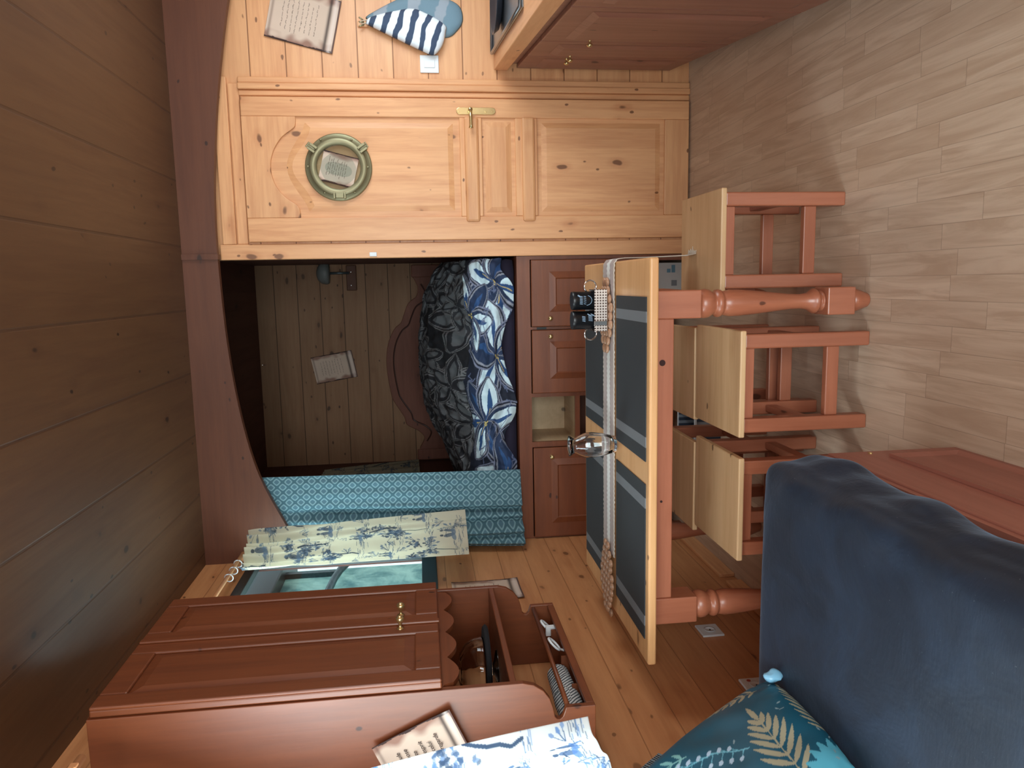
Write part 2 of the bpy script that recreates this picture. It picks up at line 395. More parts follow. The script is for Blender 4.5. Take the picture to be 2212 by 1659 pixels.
# ceiling beam with an arched lower edge
arch = [(-1.36, 2.02), (-1.19, 2.097), (-0.92, 2.215), (-0.62, 2.283), (-0.255, 2.324), (0.146, 2.339), (0.376, 2.337), (0.586, 2.323), (0.896, 2.287), (1.3, 2.215), (1.68, 2.11)]
def smoothpts(p, n=6):
    out = []
    for i in range(len(p)-1):
        p0, p1, p2, p3 = p[max(i-1, 0)], p[i], p[i+1], p[min(i+2, len(p)-1)]
        for k in range(n):
            t_ = k/n
            out.append(tuple(0.5*((2*p1[d]) + (-p0[d]+p2[d])*t_ + (2*p0[d]-5*p1[d]+4*p2[d]-p3[d])*t_*t_ + (-p0[d]+3*p1[d]-3*p2[d]+p3[d])*t_**3) for d in (0, 1)))
    out.append(p[-1]); return out
a2 = smoothpts(arch)
bm = bmesh.new()
for xa, xb in ((XL, .14), (.162, XR)):
    seg = [q for q in a2 if xa <= q[0] <= xb]
    f = lambda x: np.interp(x, [q[0] for q in a2], [q[1] for q in a2])
    seg = [(xa, f(xa))] + [q for q in seg if xa+.01 < q[0] < xb-.01] + [(xb, f(xb))] + [(xb, 2.50), (xa, 2.50)]
    prism(bm, seg, lambda a, b: (a, 3.70, b), lambda a, b: (a, 3.735, b))
box(bm, .138, .164, 3.69, 3.74, 2.335, 2.50)
struct(finish('trim_1', bm, M_beam))

# ---------------------------------------------------------------- pine door and its casings
YF = YD
d = struct(finish('door_1', B((.222, .898, YF-.022, YF, .008, 2.205)), M_pineZ)); d['label'] = 'knotty pine panelled door with brass porthole'
def slab(name, x0, x1, z0, z1, proud, mat, parent=d, bv=.004): return finish(name, B((x0, x1, YF-.022-proud, YF-.021, z0, z1)), mat, parent, bevel=bv)
slab('stile', .222, .335, .008, 2.205, .014, M_pineZ); slab('stile', .808, .898, .008, 2.205, .014, M_pineZ)
slab('rail', .335, .808, .008, .135, .014, M_pineX)
slab('rail', .335, .808, .790, .900, .014, M_pineX); slab('rail', .335, .808, 1.065, 1.175, .014, M_pineX)
# arched top rail
bm = bmesh.new()
lo = [(.335, 1.955), (.36, 1.955), (.39, 1.965), (.43, 2.02), (.48, 2.06), (.53, 2.078), (.571, 2.082), (.61, 2.078), (.66, 2.06), (.715, 2.02), (.755, 1.965), (.78, 1.955), (.808, 1.955)]
prism(bm, smoothpts(lo, 3) + [(.808, 2.205), (.335, 2.205)], lambda a, b: (a, YF-.036, b), lambda a, b: (a, YF-.021, b)); finish('arched_rail', bm, M_pineX, d, bevel=.003)
# raised fields
def field(x0, x1, z0, z1, mat, topar=False, proud=.008):
    bm = bmesh.new(); y1 = YF-.0215; e = .028
    if not topar: outer = [(x0, z0), (x1, z0), (x1, z1), (x0, z1)]
    else:
        arc = [(x1 - (x1-x0)*k/14, z1 + .095*math.sin(PI*k/14)**1.5) for k in range(15)]
        outer = [(x0, z0), (x1, z0)] + arc
    cx, cz = (x0+x1)/2, (z0+z1)/2
    def ins(p): return (p[0] + (e if p[0] < cx-1e-6 else -e if p[0] > cx+1e-6 else 0) * (1 if abs(p[0]-cx) > .12 else abs(p[0]-cx)/.12), p[1] + (e if p[1] < cz else -e))
    A = [bm.verts.new((a, y1, b)) for a, b in outer]; Cc = [bm.verts.new((ins(p)[0], y1-proud, ins(p)[1])) for p in outer]; n = len(A)
    for i in range(n): bm.faces.new((A[i], A[(i+1) % n], Cc[(i+1) % n], Cc[i]))
    bm.faces.new(Cc); bm.faces.new(A[::-1])
    return finish('panel', bm, mat, d)
field(.362, .785, 1.205, 1.915, M_pineZ, True); field(.352, .792, .918, 1.052, M_pineX); field(.355, .79, .155, .770, M_pineZ)
slab('batten', .308, .812, 1.082, 1.152, .026, M_pineX, bv=.012); slab('batten', .308, .812, .803, .868, .026, M_pineX, bv=.012)
# casings
struct(finish('trim_2', B((.138, .212, YF-.018, YF, 0, 2.345)), M_pineZ, bevel=.004))
struct(finish('trim_3', B((.905, .932, YF-.016, YF, 0, 2.215), (.932, .962, YF-.03, YF, .0, 2.215), (.962, .992, YF-.02, YF, 0, 2.215)), M_pineZ, bevel=.006))
struct(finish('trim_4', B((.212, .962, YF-.012, YF, 2.212, 2.262), (.212, .99, YF-.02, YF, 2.266, 2.33)), M_pineX, bevel=.004))
# brass handle plate and lever
bm = bmesh.new(); rp = [(.838+.0165*math.cos(a), 1.172+.0165*math.sin(a)) for a in np.linspace(0, PI, 10)] + [(.838+.0165*math.cos(a), 1.012+.0165*math.sin(a)) for a in np.linspace(PI, 2*PI, 10)]
prism(bm, rp, lambda a, b: (a, YF-.043, b), lambda a, b: (a, YF-.036, b)); h = finish('handle_plate', bm, M_brass, d, bevel=.002); h['label'] = 'brass backplate'
bm = bmesh.new(); lathe(bm, [(.011, 0), (.011, -.035), (.008, -.04)], (.838, YF-.044, 1.122), 'Y', 14)
tube(bm, [(.838, YF-.078, 1.122), (.80, YF-.080, 1.121), (.765, YF-.076, 1.120), (.752, YF-.074, 1.120)], lambda t_: .008 + .004*(t_ > .7), 10); finish('lever', bm, M_brass, d, smooth=True)
bm = bmesh.new(); lathe(bm, [(.006, 0), (.006, -.004)], (.838, YF-.044, 1.045), 'Y', 12); lathe(bm, [(.004, 0), (.004, -.003)], (.838, YF-.044, 1.175), 'Y', 10); lathe(bm, [(.004, 0), (.004, -.003)], (.838, YF-.044, 1.012), 'Y', 10); finish('screw', bm, M_brass, d)
# porthole
pc = (.571, YF-.036, 1.762)
bm = bmesh.new(); lathe(bm, [(.104, .012), (.104, -.016), (.108, -.024), (.132, -.026), (.1345, -.022), (.135, -.013), (.153, -.012), (.1585, -.008), (.1585, .012)], pc, 'Y', 72, ring_=True)
ph = finish('porthole', bm, M_oldbrass, None, smooth=True); ph.data.polygons.foreach_set('use_smooth', [True]*len(ph.data.polygons))
tag(ph, 'round aged brass porthole fixed on the upper pine door panel', 'porthole')
bm = bmesh.new(); lathe(bm, [(.1035, 0), (.1035, .003)], (pc[0], pc[1]-.010, pc[2]), 'Y', 48); finish('glass', bm, M_pane, ph)
for dx, dz in ((.13, .079), (.13, -.067), (.003, .147), (.0, -.142), (-.122, .073), (-.122, -.073)):
    bm = bmesh.new(); lathe(bm, [(.006, 0), (.005, -.003), (.001, -.004)], (pc[0]+dx*.98, pc[1]-.014, pc[2]+dz*.98), 'Y', 10); finish('screw', bm, M_oldbrass, ph, smooth=True)
finish('hinge', B((pc[0]-.150, pc[0]-.120, pc[1]-.034, pc[1]-.012, pc[2]-.030, pc[2]-.020), (pc[0]-.150, pc[0]-.120, pc[1]-.034, pc[1]-.012, pc[2]+.020, pc[2]+.030), (pc[0]-.146, pc[0]-.126, pc[1]-.030, pc[1]-.012, pc[2]-.019, pc[2]+.019)), M_oldbrass, ph, bevel=.002)
for sz in (1, -1):
    ang = math.atan2(sz*.12, .085); ma = Matrix.Translation((pc[0]+.082, pc[1]-.028, pc[2]+sz*.112)) @ Matrix.Rotation(-ang, 4, 'Y')
    bm = bmesh.new(); box(bm, -.012, .026, -.010, .012, -.016, -.006, mat=ma); box(bm, -.012, .026, -.010, .012, .006, .016, mat=ma)
    tube(bm, [ma @ Vector((-.006, 0, 0)), ma @ Vector((.018, -.006, 0)), ma @ Vector((.034, -.012, 0))], .006, 8)
    tube(bm, [ma @ Vector((.030, -.012, -.014)), ma @ Vector((.032, -.012, .014))], .004, 6); finish('dog_bolt', bm, M_oldbrass, ph)

# ---------------------------------------------------------------- printed parchment sheets
M_print = attr_mat('printed_paper', .75, 0.02, 200)
def scroll(name, label, BL, right, up, W, H, seed, lines=8, dim=1.0, band=True):
    r, u = Vector(right).normalized(), Vector(up).normalized(); nrm = r.cross(u)
    ni, nj = 110, 160; c = Canvas(W, H, ni, nj, lin(206, 184, 166))
    N = nzgrid(c.X, c.Y, 28, 28, seed); N2 = nzgrid(c.X, c.Y, 7, 7, seed+3)
    ed = np.minimum(c.X, W-c.X); eh = np.minimum(c.Y, H-c.Y)
    burn = np.clip(1 - (ed/W*7 + N*.9 - .15), 0, 1)
    base = c.c*(1 - .12*np.abs(N2)[..., None]); col = base*(1-burn[..., None]*.75) + np.array(lin(120, 66, 48))*burn[..., None]*.75
    edge = (ed < .006 + .006*N); col[edge] = lin(52, 28, 24)
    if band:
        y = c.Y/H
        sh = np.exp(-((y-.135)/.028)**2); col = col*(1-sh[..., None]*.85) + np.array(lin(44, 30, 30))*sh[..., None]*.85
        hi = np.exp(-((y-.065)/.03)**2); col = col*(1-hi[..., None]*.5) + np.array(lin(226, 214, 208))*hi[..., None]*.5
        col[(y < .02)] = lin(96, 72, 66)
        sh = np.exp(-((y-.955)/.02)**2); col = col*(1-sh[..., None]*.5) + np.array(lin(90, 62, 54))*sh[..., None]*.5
    c.c = col
    rr = random.Random(seed)
    for k in range(lines):
        y0 = H*(.80 - .56*k/max(lines, 1)); wl = W*rr.uniform(.42, .62); x = (W-wl)/2
        while x < (W+wl)/2:
            L = rr.uniform(.008, .022); c.line([(x, y0 + rr.uniform(-.001, .002)), (x+L*.5, y0+rr.uniform(-.002, .004)), (x+L, y0)], .0024, lin(70, 54, 50), .75); x += L+.006
    P = np.zeros((nj+1, ni+1, 3)); curl = .004*np.cos(PI*c.X/W)**2 + .004*(np.abs(c.Y/H-.5)*2)**4
    for a in range(3): P[..., a] = BL[a] + r[a]*c.X + u[a]*c.Y + nrm[a]*(curl+.002)
    o = grid_mesh(name, P, c.c, M_print); thick(o, .0012); return tag(o, label, 'poster', 'parchment style posters')
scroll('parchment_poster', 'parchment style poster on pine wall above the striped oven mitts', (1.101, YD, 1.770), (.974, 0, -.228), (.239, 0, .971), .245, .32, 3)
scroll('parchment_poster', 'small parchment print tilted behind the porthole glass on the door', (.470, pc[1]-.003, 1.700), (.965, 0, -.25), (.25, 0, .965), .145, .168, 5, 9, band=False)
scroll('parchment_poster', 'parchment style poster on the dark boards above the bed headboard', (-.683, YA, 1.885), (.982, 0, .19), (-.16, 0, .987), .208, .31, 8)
scroll('parchment_poster', 'parchment poster on left wall mostly hidden behind hanging cabinet', (XL, 3.045, .99), (0, 1, .02), (0, -.02, 1), .215, .305, 12)
nr, nu = Vector((.917, 0, .40)), Vector((-.40, 0, .917))
BR = Vector((-1.103, 1.829, 1.359)); BLc = BR - nr*.20
po = scroll('parchment_poster', 'tilted parchment poster with cursive text on near cabinet side beside bright curtain', BLc, nr, nu, .20, .223, 17, 0)
M_ink = plain('ink', lin(52, 38, 34), .8)
for txt, ex, ey in (('qui la regarde', -.044, .060), ('de celui', -.059, .082), ('dans l\u2019esprit', -.046, .104), ('existe', -.065, .126), ('une chose', -.048, .147), ('seule', -.048, .167)):
    cu = bpy.data.curves.new('lettering', 'FONT'); cu.body = txt; cu.size = .0165; cu.shear = .35; cu.align_x = 'RIGHT'; cu.extrude = .0003
    to = bpy.data.objects.new('tmp', cu); me = bpy.data.meshes.new_from_object(to); me.name = 'lettering'; me.materials.clear(); me.materials.append(M_ink); bpy.data.objects.remove(to)
    o = bpy.data.objects.new('lettering', me); link(o, po)
    mm = Matrix((nr, nu, nr.cross(nu))).transposed().to_4x4(); mm.translation = BR + nr*ex + nu*ey + nr.cross(nu)*.0075; o.matrix_world = mm

# ================================================================ HANGING CABINET on the left wall
t = thing('wall_cabinet', 'red stained hanging cabinet with two doors and open scalloped shelf on left wall', 'cabinet', (0, 0, 0))
CX0, CX1, CY0, CY1 = XL+.001, -1.06, 1.84, 2.505; ZT, ZD, ZS, ZB = 2.262, 1.372, 1.176, .962
def side_profile():
    p = [(CX0, ZT), (CX1, ZT), (CX1, 1.16), (CX1-.008, 1.130), (CX1-.026, 1.105), (CX1-.050, 1.088), (CX1-.078, 1.079), (CX1-.104, 1.074), (CX1-.110, 1.068)]
    p += [(CX1-.112, 1.060), (CX1-.104, 1.052), (CX1-.090, 1.047), (CX1-.080, 1.044), (CX1-.080, .962), (CX0, .962)]
    return p
for y in (CY0, CY1-.018):
    bm = bmesh.new(); prism(bm, side_profile(), lambda a, b: (a, y, b), lambda a, b: (a, y+.018, b)); finish('side_panel', bm, M_redZ, t, bevel=.002)
finish('top_panel', B((CX0, CX1, CY0+.018, CY1-.018, ZT-.02, ZT)), M_redY, t)
finish('cabinet_bottom', B((CX0, CX1-.005, CY0+.018, CY1-.018, ZD-.004, ZD+.016)), M_redY, t)
finish('back_panel', B((CX0, CX0+.006, CY0+.018, CY1-.018, ZD, ZT-.02)), M_redZ, t)
finish('shelf', B((CX0, CX1-.002, CY0+.018, CY1-.018, ZS, ZS+.018)), M_redY, t, bevel=.003)
# scalloped valance under the doors
bm = bmesh.new(); ya, yb = CY0+.018, CY1-.018; nsc = 4; low = []
for k in range(61):
    f_ = k/60; ph_ = f_*nsc; low.append((ya+(yb-ya)*f_, 1.356 - .030*abs(math.sin(PI*ph_)) + (.018 if f_ < .03 or f_ > .97 else 0)))
prism(bm, low + [(yb, 1.376), (ya, 1.376)], lambda a, b: (CX1-.016, a, b), lambda a, b: (CX1, a, b)); finish('scalloped_valance', bm, M_redY, t)
ym = 2.187
def cab_door(y0, y1, knob_y, hinge):
    dd = finish('door', B((CX1+.001, CX1+.020, y0, y1, ZD+.004, ZT-.006)), M_redZ, t, bevel=.004)
    bm = bmesh.new(); i = .062; z0, z1 = ZD+.075, ZT-.075; x = CX1+.0205
    # recessed look: frame bars proud of the door leaf and a raised bevelled field
    box(bm, x-.002, x+.008, y0, y0+i, ZD+.004, ZT-.006); box(bm, x-.002, x+.008, y1-i, y1, ZD+.004, ZT-.006)
    box(bm, x-.002, x+.008, y0+i, y1-i, ZD+.004, z0); box(bm, x-.002, x+.008, y0+i, y1-i, z1, ZT-.006)
    finish('door_frame', bm, M_redZ, dd, bevel=.004)
    bm = bmesh.new(); a = [(y0+i, z0), (y1-i, z0), (y1-i, z1), (y0+i, z1)]; e = .030
    b = [(y0+i+e, z0+e), (y1-i-e, z0+e), (y1-i-e, z1-e), (y0+i+e, z1-e)]
    A = [bm.verts.new((x, *p)) for p in a]; Bq = [bm.verts.new((x+.007, *p)) for p in b]
    for k in range(4): bm.faces.new((A[k], A[(k+1) % 4], Bq[(k+1) % 4], Bq[k]))
    bm.faces.new(Bq); bm.faces.new(A[::-1]); finish('raised_field', bm, M_redZ, dd)
    bm = bmesh.new(); lathe(bm, [(.012, 0), (.011, .003), (.005, .006), (.0045, .016), (.010, .021), (.0135, .028), (.0125, .036), (.006, .041), (.001, .042)], (x+.007, knob_y, 1.492), 'X', 20)
    kb = finish('knob', bm, M_brass, dd, smooth=True); kb['label'] = 'brass knob'
cab_door(CY0+.006, ym-.002, 2.160, 0); cab_door(ym+.002, CY1-.004, 2.252, 1)
finish('cover_strip', B((CX1+.0285, CX1+.036, ym-.010, ym+.012, ZD+.0, ZT-.01)), M_redZ, t, bevel=.003)
# lower tray with dowel rail and dividers
M_trayfloor = plain('tray_floor', lin(112, 92, 86), .6)
finish('tray_floor', B((CX0, CX1-.095, CY0+.018, CY1-.018, .962, .972)), M_redY, t)
finish('tray_lip', B((CX1-.095, CX1-.080, CY0+.018, CY1-.018, .962, .985)), M_redY, t, bevel=.003)
bm = bmesh.new(); tube(bm, [(CX1-.090, CY0+.016, 1.035), (CX1-.090, CY1-.016, 1.035)], .007, 10); finish('dowel_rail', bm, M_redY, t, smooth=True)
for y in (1.985, 2.15, 2.33): finish('divider', B((CX0+.006, CX1-.100, y, y+.006, .972, .998)), M_redX, t)
# on the shelf: black disc stand with clear glass dome
t = thing('cake_stand', 'round black fringed disc with clear glass cover standing on the scalloped cabinet shelf', 'cake stand', (-1.208, 2.20, 1.194))
bm = bmesh.new(); lathe(bm, [(.06, 0), (.055, .004), (.02, .012), (.018, .020), (.05, .026)], (0, 0, 0), 'Z', 32); f_ = finish('glass_foot', bm, M_glass, t, smooth=True)
bm = bmesh.new(); lathe(bm, [(.02, .027), (.130, .027), (.136, .033), (.130, .041), (.02, .041)], (0, 0, 0), 'Z', 72, ripple=lambda a, k: 1+.012*math.sin(a*36)); finish('disc', bm, plain('black_knit', lin(20, 22, 28), .9, bump=.5), t)
bm = bmesh.new(); lathe(bm, [(.098, .042), (.100, .048), (.095, .075), (.080, .100), (.055, .118), (.02, .127), (.012, .133), (.014, .142), (.004, .147), (.0001, .147), (.0001, .124), (.05, .1145), (.0765, .098), (.0915, .074), (.0965, .048), (.0965, .042)], (0, 0, 0), 'Z', 48, ripple=lambda a, k: 1+(.025*math.sin(a*12) if 1 < k < 5 or 10 < k < 14 else 0), ring_=True); finish('glass_dome', bm, M_glass, t, smooth=True)
# in the tray: patterned case, white hooks
t = None
s_ = NT('leaf_tin'); co = s_.coord('Object'); wv = s_.n.new('ShaderNodeTexWave'); wv.bands_direction = 'DIAGONAL'; s_.put(wv.inputs['Vector'], s_.vmath('ADD', co, s_.scale(s_.vor(co, 14).outputs['Color'], .25)))
wv.inputs['Scale'].default_value = 45; wv.inputs['Distortion'].default_value = 1.0
s_.bsdf(s_.mix(s_.ramp(wv.outputs['Fac'], .35, .5), lin(70, 82, 90), lin(206, 214, 216)), .5); M_leaf = s_.m
bm = bmesh.new(); lathe(bm, [(.004, -.150), (.030, -.146), (.038, -.130), (.040, -.04), (.036, .04), (.034, .125), (.026, .142), (.004, .146)], (0, 0, 0), 'Y', 28)
tag(finish('patterned_case', bm, M_leaf, None, smooth=True, loc=(-1.205, 2.005, 1.0125), rot=(.0, 0, .02)), 'grey and white leaf patterned roll lying in the cabinet tray', 'case')
for i, (y, x) in enumerate(((2.385, -1.17), (2.235, -1.16))):
    bm = bmesh.new(); pts = [(x+.018*math.cos(a)+.0, y+.022*math.sin(a), 1.005+.018*math.cos(a)) for a in np.linspace(0, 2*PI, 17)[:-1]]; tube(bm, pts, .004, 8, closed=True)
    if i == 0: box(bm, x-.020, x+.012, y-.034, y-.018, .9725, 1.012)
    else: tube(bm, [(x-.01, y-.02, .988), (x-.005, y-.035, .980), (x, y-.045, .977)], .004, 8)
    tag(finish('ring_hook', bm, M_white, None, smooth=(i == 1)), ('white plastic ring hook with block in far end of the cabinet tray', 'white plastic ring hook beside the patterned roll in the cabinet tray')[i], 'hook', 'white ring hooks in the tray')

# ================================================================ BUILT-IN BED: cabinet base, mattress, bedding, headboard
t = thing('bed_base', 'red stained built-in bed base with panelled doors and an open niche', 'bed', (0, 0, 0))
X0, X1, Y0 = XL+.001, .137, YD+.002
bm = bmesh.new(); zb, zt = .20, .900
box(bm, X0, X1, Y0, Y0+.02, .832, zt); box(bm, X0, X1, Y0, Y0+.02, zb, .27)
for a, b in ((.119, X1), (-.240, -.226), (-.594, -.574), (-.862, -.834), (X0, -1.352)): box(bm, a, b, Y0, Y0+.02, .27, .832)
box(bm, -.834, -.594, Y0, Y0+.02, .575, .600); finish('face_frame', bm, M_redX, t)
finish('top_panel', B((X0, X1, Y0+.02, YA-.002, zt-.03, zt)), M_redX, t); finish('bottom_panel', B((X0, X1, Y0+.02, YD+.55, zb, zb+.018)), M_redX, t)
finish('back_panel', B((X0, X1, YD+.55, YD+.57, 0, zt-.03)), M_redX, t)
bm = bmesh.new(); box(bm, -.836, -.592, Y0+.021, YD+.36, .580, .590); box(bm, -.852, -.836, Y0+.021, YD+.36, .58, .83); box(bm, -.592, -.578, Y0+.021, YD+.36, .58, .83); box(bm, -.836, -.592, YD+.36, YD+.37, .58, .83)
finish('niche', bm, wood('niche_pale', lin(206, 178, 140), lin(170, 140, 104), 'Y', knots=.1), t)
for x in (X0, -.60, X1-.03): finish('foot', B((x, x+.03, Y0+.01, Y0+.06, 0, zb)), M_redZ, t)
def bed_door(xa, xb, kx, kz=.733, parent=t):
    dd = finish('door', B((xa, xb, Y0-.018, Y0-.0005, .275, .828)), M_redX, parent, bevel=.004)
    bm = bmesh.new(); y = Y0-.0185; a = [(xa+.075, .355), (xb-.06, .355), (xb-.06, .735), (xa+.075, .735)]
    e = .032; b = [(xa+.075+e, .355+e), (xb-.06-e, .355+e), (xb-.06-e, .735-e), (xa+.075+e, .735-e)]; e = .006
    g = [(p[0]+(e if p[0] < (xa+xb)/2 else -e), p[1]+(e if p[1] < .5 else -e)) for p in b]
    A = [bm.verts.new((p[0], y+.0, p[1])) for p in a]; Bq = [bm.verts.new((p[0], y-.009, p[1])) for p in b]; Cq = [bm.verts.new((p[0], y-.004, p[1])) for p in g]
    for k in range(4):
        bm.faces.new((A[k], A[(k+1) % 4], Bq[(k+1) % 4], Bq[k])); bm.faces.new((Bq[k], Bq[(k+1) % 4], Cq[(k+1) % 4], Cq[k]))
    bm.faces.new(Cq); bm.faces.new(A[::-1]); finish('raised_field', bm, M_redX, dd)
    bm = bmesh.new(); lathe(bm, [(.010, 0), (.010, -.002), (.005, -.005), (.005, -.012), (.011, -.017), (.012, -.023), (.007, -.028), (.001, -.029)], (kx, Y0-.018, kz), 'Y', 18); finish('knob', bm, M_brass, dd, smooth=True)
bed_door(-.224, .117, -.182); bed_door(-.572, -.242, -.275); bed_door(-1.350, -.864, -.911)
finish('magnet_catch', B((-.238, -.228, Y0-.006, Y0-.001, .75, .80)), M_black, t)
# mattress
def rbox(dims, r, n):
    """rounded box as a dense point grid per face -> bmesh; returns bm"""
    bm = bmesh.new(); x0, x1, y0, y1, z0, z1 = dims; c = Vector(((x0+x1)/2, (y0+y1)/2, (z0+z1)/2)); h = Vector(((x1-x0)/2, (y1-y0)/2, (z1-z0)/2))
    nx, ny, nzz = [max(2, int((v*2)/n)) for v in h]
    def add(fn, a, b):
        g = [[bm.verts.new(fn(i/a*2-1, j/b*2-1)) for i in range(a+1)] for j in range(b+1)]
        for j in range(b):
            for i in range(a): bm.faces.new((g[j][i], g[j][i+1], g[j+1][i+1], g[j+1][i]))
    for sgn in (-1, 1):
        add(lambda u, v: (u*h.x, v*h.y, sgn*h.z), nx, ny); add(lambda u, v: (u*h.x, sgn*h.y, v*h.z), nx, nzz); add(lambda u, v: (sgn*h.x, u*h.y, v*h.z), ny, nzz)
    bmesh.ops.remove_doubles(bm, verts=bm.verts[:], dist=1e-5)
    for v in bm.verts:
        q = Vector([max(-(h[k]-r), min(h[k]-r, v.co[k])) for k in range(3)]); dd = v.co - q
        if dd.length > 1e-6: v.co = q + dd.normalized()*r
        v.co += c
    return bm
M_sheet = plain('dark_sheet', lin(34, 30, 52), .9, nscale=6)
tag(finish('mattress', rbox((XL+.01, .13, YD+.055, YA-.06, .9005, .985), .03, .06), M_sheet, None, smooth=True), 'mattress with dark navy sheet on the built-in bed base', 'mattress')
# headboard
hb = [(-1.345, .99), (-1.345, 1.437), (-1.249, 1.431), (-1.174, 1.396), (-1.117, 1.440), (-1.068, 1.525), (-1.003, 1.546), (-.892, 1.612), (-.819, 1.638), (-.604, 1.664), (-.445, 1.647), (-.330, 1.597), (-.279, 1.543), (-.22, 1.520), (-.133, 1.482), (-.082, 1.421), (-.013, 1.408), (.053, 1.437), (.064, 1.450), (.15, 1.450), (.15, .99)]
mid = [p for p in hb[2:-3]]; sm = smoothpts(mid, 5)
bm = bmesh.new(); prism(bm, [hb[0], hb[1]] + sm + hb[-3:], lambda a, b: (a, YA-.045, b), lambda a, b: (a, YA-.018, b))
h_ = finish('headboard', bm, wood('headboard_red', lin(122, 72, 54), lin(84, 46, 34), 'X', rough=.6, coat=0.0), None, bevel=.004); tag(h_, 'scalloped red wooden headboard at the far end of the alcove bed', 'headboard')
bm = bmesh.new(); gp = [(p[0]*.93-.04, YA-.047, p[1]-.055) for p in sm]; tube(bm, gp, .006, 6); finish('carved_groove', bm, wood('groove_dark', lin(70, 38, 28), lin(50, 26, 20), 'X'), h_)
for xa, xb in ((-1.345, -1.262), (.060, .152)): finish('post', B((xa, xb, YA-.062, YA-.045, .99, 1.452)), h_.data.materials[0], h_, bevel=.006)

# flowered duvet heaped on the bed: light flowered front fold, shade painted into the darker top print
Wd, Hd, ni, nj = 1.46, 1.05, 470, 330
cv = Canvas(Wd, Hd, ni, nj, lin(22, 30, 48)); spl = .36
def flower(cx, cy, R, dark, seed, rot=0.0):
    r_ = random.Random(seed); n = 6
    for k in range(n):
        a = rot + 2*PI*k/n + r_.uniform(-.15, .15); L = R*r_.uniform(.85, 1.2); wd = L*r_.uniform(.22, .32); bd = r_.uniform(-.25, .25)
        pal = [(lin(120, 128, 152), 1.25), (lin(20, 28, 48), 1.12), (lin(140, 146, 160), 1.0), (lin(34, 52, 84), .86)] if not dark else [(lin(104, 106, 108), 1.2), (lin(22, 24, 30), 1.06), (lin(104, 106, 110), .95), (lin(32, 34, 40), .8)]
        for c_, f_ in pal: cv.leaf(cx, cy, a, L*(.9+.1*f_), wd*f_, c_, bend=bd)
        if not dark:
            if k % 3 != 1: cv.leaf(cx+math.cos(a)*L*.12, cy+math.sin(a)*L*.12, a, L*.86, wd*.72, lin(206, 230, 240), bend=bd)
            cv.leaf(cx+math.cos(a)*L*.25, cy+math.sin(a)*L*.25, a, L*.5, wd*.2, lin(44, 82, 132), bend=bd); cv.leaf(cx, cy, a+.12, L*.55, wd*.22, lin(38, 74, 124), bend=bd)
            cv.line([(cx, cy), (cx+math.cos(a+.12)*L*.35, cy+math.sin(a+.12)*L*.35)], .005, lin(206, 184, 110))
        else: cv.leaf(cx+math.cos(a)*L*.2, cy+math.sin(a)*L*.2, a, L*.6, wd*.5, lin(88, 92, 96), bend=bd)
    if not dark:
        for k in range(6): cv.ell(cx+r_.uniform(-.014, .014), cy+r_.uniform(-.014, .014), .005, .005, 0, lin(214, 196, 120)); cv.ell(cx+r_.uniform(-.014, .014), cy+r_.uniform(-.014, .014), .003, .003, 0, lin(24, 22, 30))
rr = random.Random(4)
for k, (cx, cy, R) in enumerate(((.12, .10, .27), (.50, .05, .30), (.86, .22, .27), (1.20, .06, .29), (.30, .34, .20))): flower(cx, cy, R, False, k+1, k*.7)
for k in range(26):
    x = rr.uniform(0, Wd); y = rr.uniform(.0, .34); pts = [(x, y)]
    for j in range(6): x += rr.uniform(-.02, .05); y += rr.uniform(-.03, .03); pts.append((x, y))
    cv.line(pts, .007, lin(96, 108, 140), .9)
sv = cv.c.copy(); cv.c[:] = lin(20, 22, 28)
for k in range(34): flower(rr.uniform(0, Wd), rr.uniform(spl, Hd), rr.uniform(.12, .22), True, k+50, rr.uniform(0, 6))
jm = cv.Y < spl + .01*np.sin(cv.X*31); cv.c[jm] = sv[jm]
U = cv.X/Wd; Vv = cv.Y
tx = np.array([-1.33, -1.1, -.95, -.86, -.74, -.6, -.45, -.32, -.2, -.08, .02, .08, .125]); tzv = np.array([1.16, 1.22, 1.28, 1.33, 1.375, 1.395, 1.40, 1.40, 1.385, 1.36, 1.32, 1.29, 1.25])
Xw = .128 - U*1.45; top = np.interp(Xw, tx, tzv)
s1 = np.clip(Vv/spl, 0, 1); s2 = np.clip((Vv-spl)/(Hd-spl), 0, 1)
foldz = 1.135 + .02*np.sin(U*17)
Zf = .942 + .036*np.sin(U*21+1+np.sin(U*9))*(1-s1) + (foldz-.93)*s1**.85
Yf = YD+.030 - .02*np.sin(PI*s1) + .115*s1**2
Zt = foldz + (top-foldz)*np.sin(PI/2*np.clip(s2*1.6, 0, 1))**1.1; drop = np.clip((s2-.72)/.28, 0, 1); Zt = Zt - (Zt-1.0)*drop**2
Yt = YD+.145 + .62*s2 + .25*np.clip(s2*2, 0, 1)
Xp = Xw.copy(); Zp = np.where(Vv < spl, Zf, Zt); Yp = np.where(Vv < spl, Yf, Yt)
n1 = nzgrid(U, Vv, 7, 9, .3); n2 = nzgrid(U, Vv, 18, 16, 4.); n3 = nzgrid(U, Vv, 44, 26, 9.)
amp = np.where(Vv < spl, .6, 1.0)
rdg = (1-np.abs(n2)*2); crease = np.exp(-((Vv-spl)/.03)**2)
Zp = Zp + amp*(.014*n1 + .016*rdg*(Vv > spl)*.8 + .006*n3); Yp = Yp - .03*n1*(Vv < spl) - .022*n2 + .03*crease - .008*n3; Xp = Xp + .012*n2
Zp = np.maximum(Zp, np.where(Vv > spl*.9, .992, .912)); Yp = np.where(Vv < spl, np.maximum(Yp, YD+.006), Yp); Yp = np.where(Zp < .992, np.minimum(Yp, YD+.046), Yp); Xp = np.clip(Xp, XL+.02, .130)
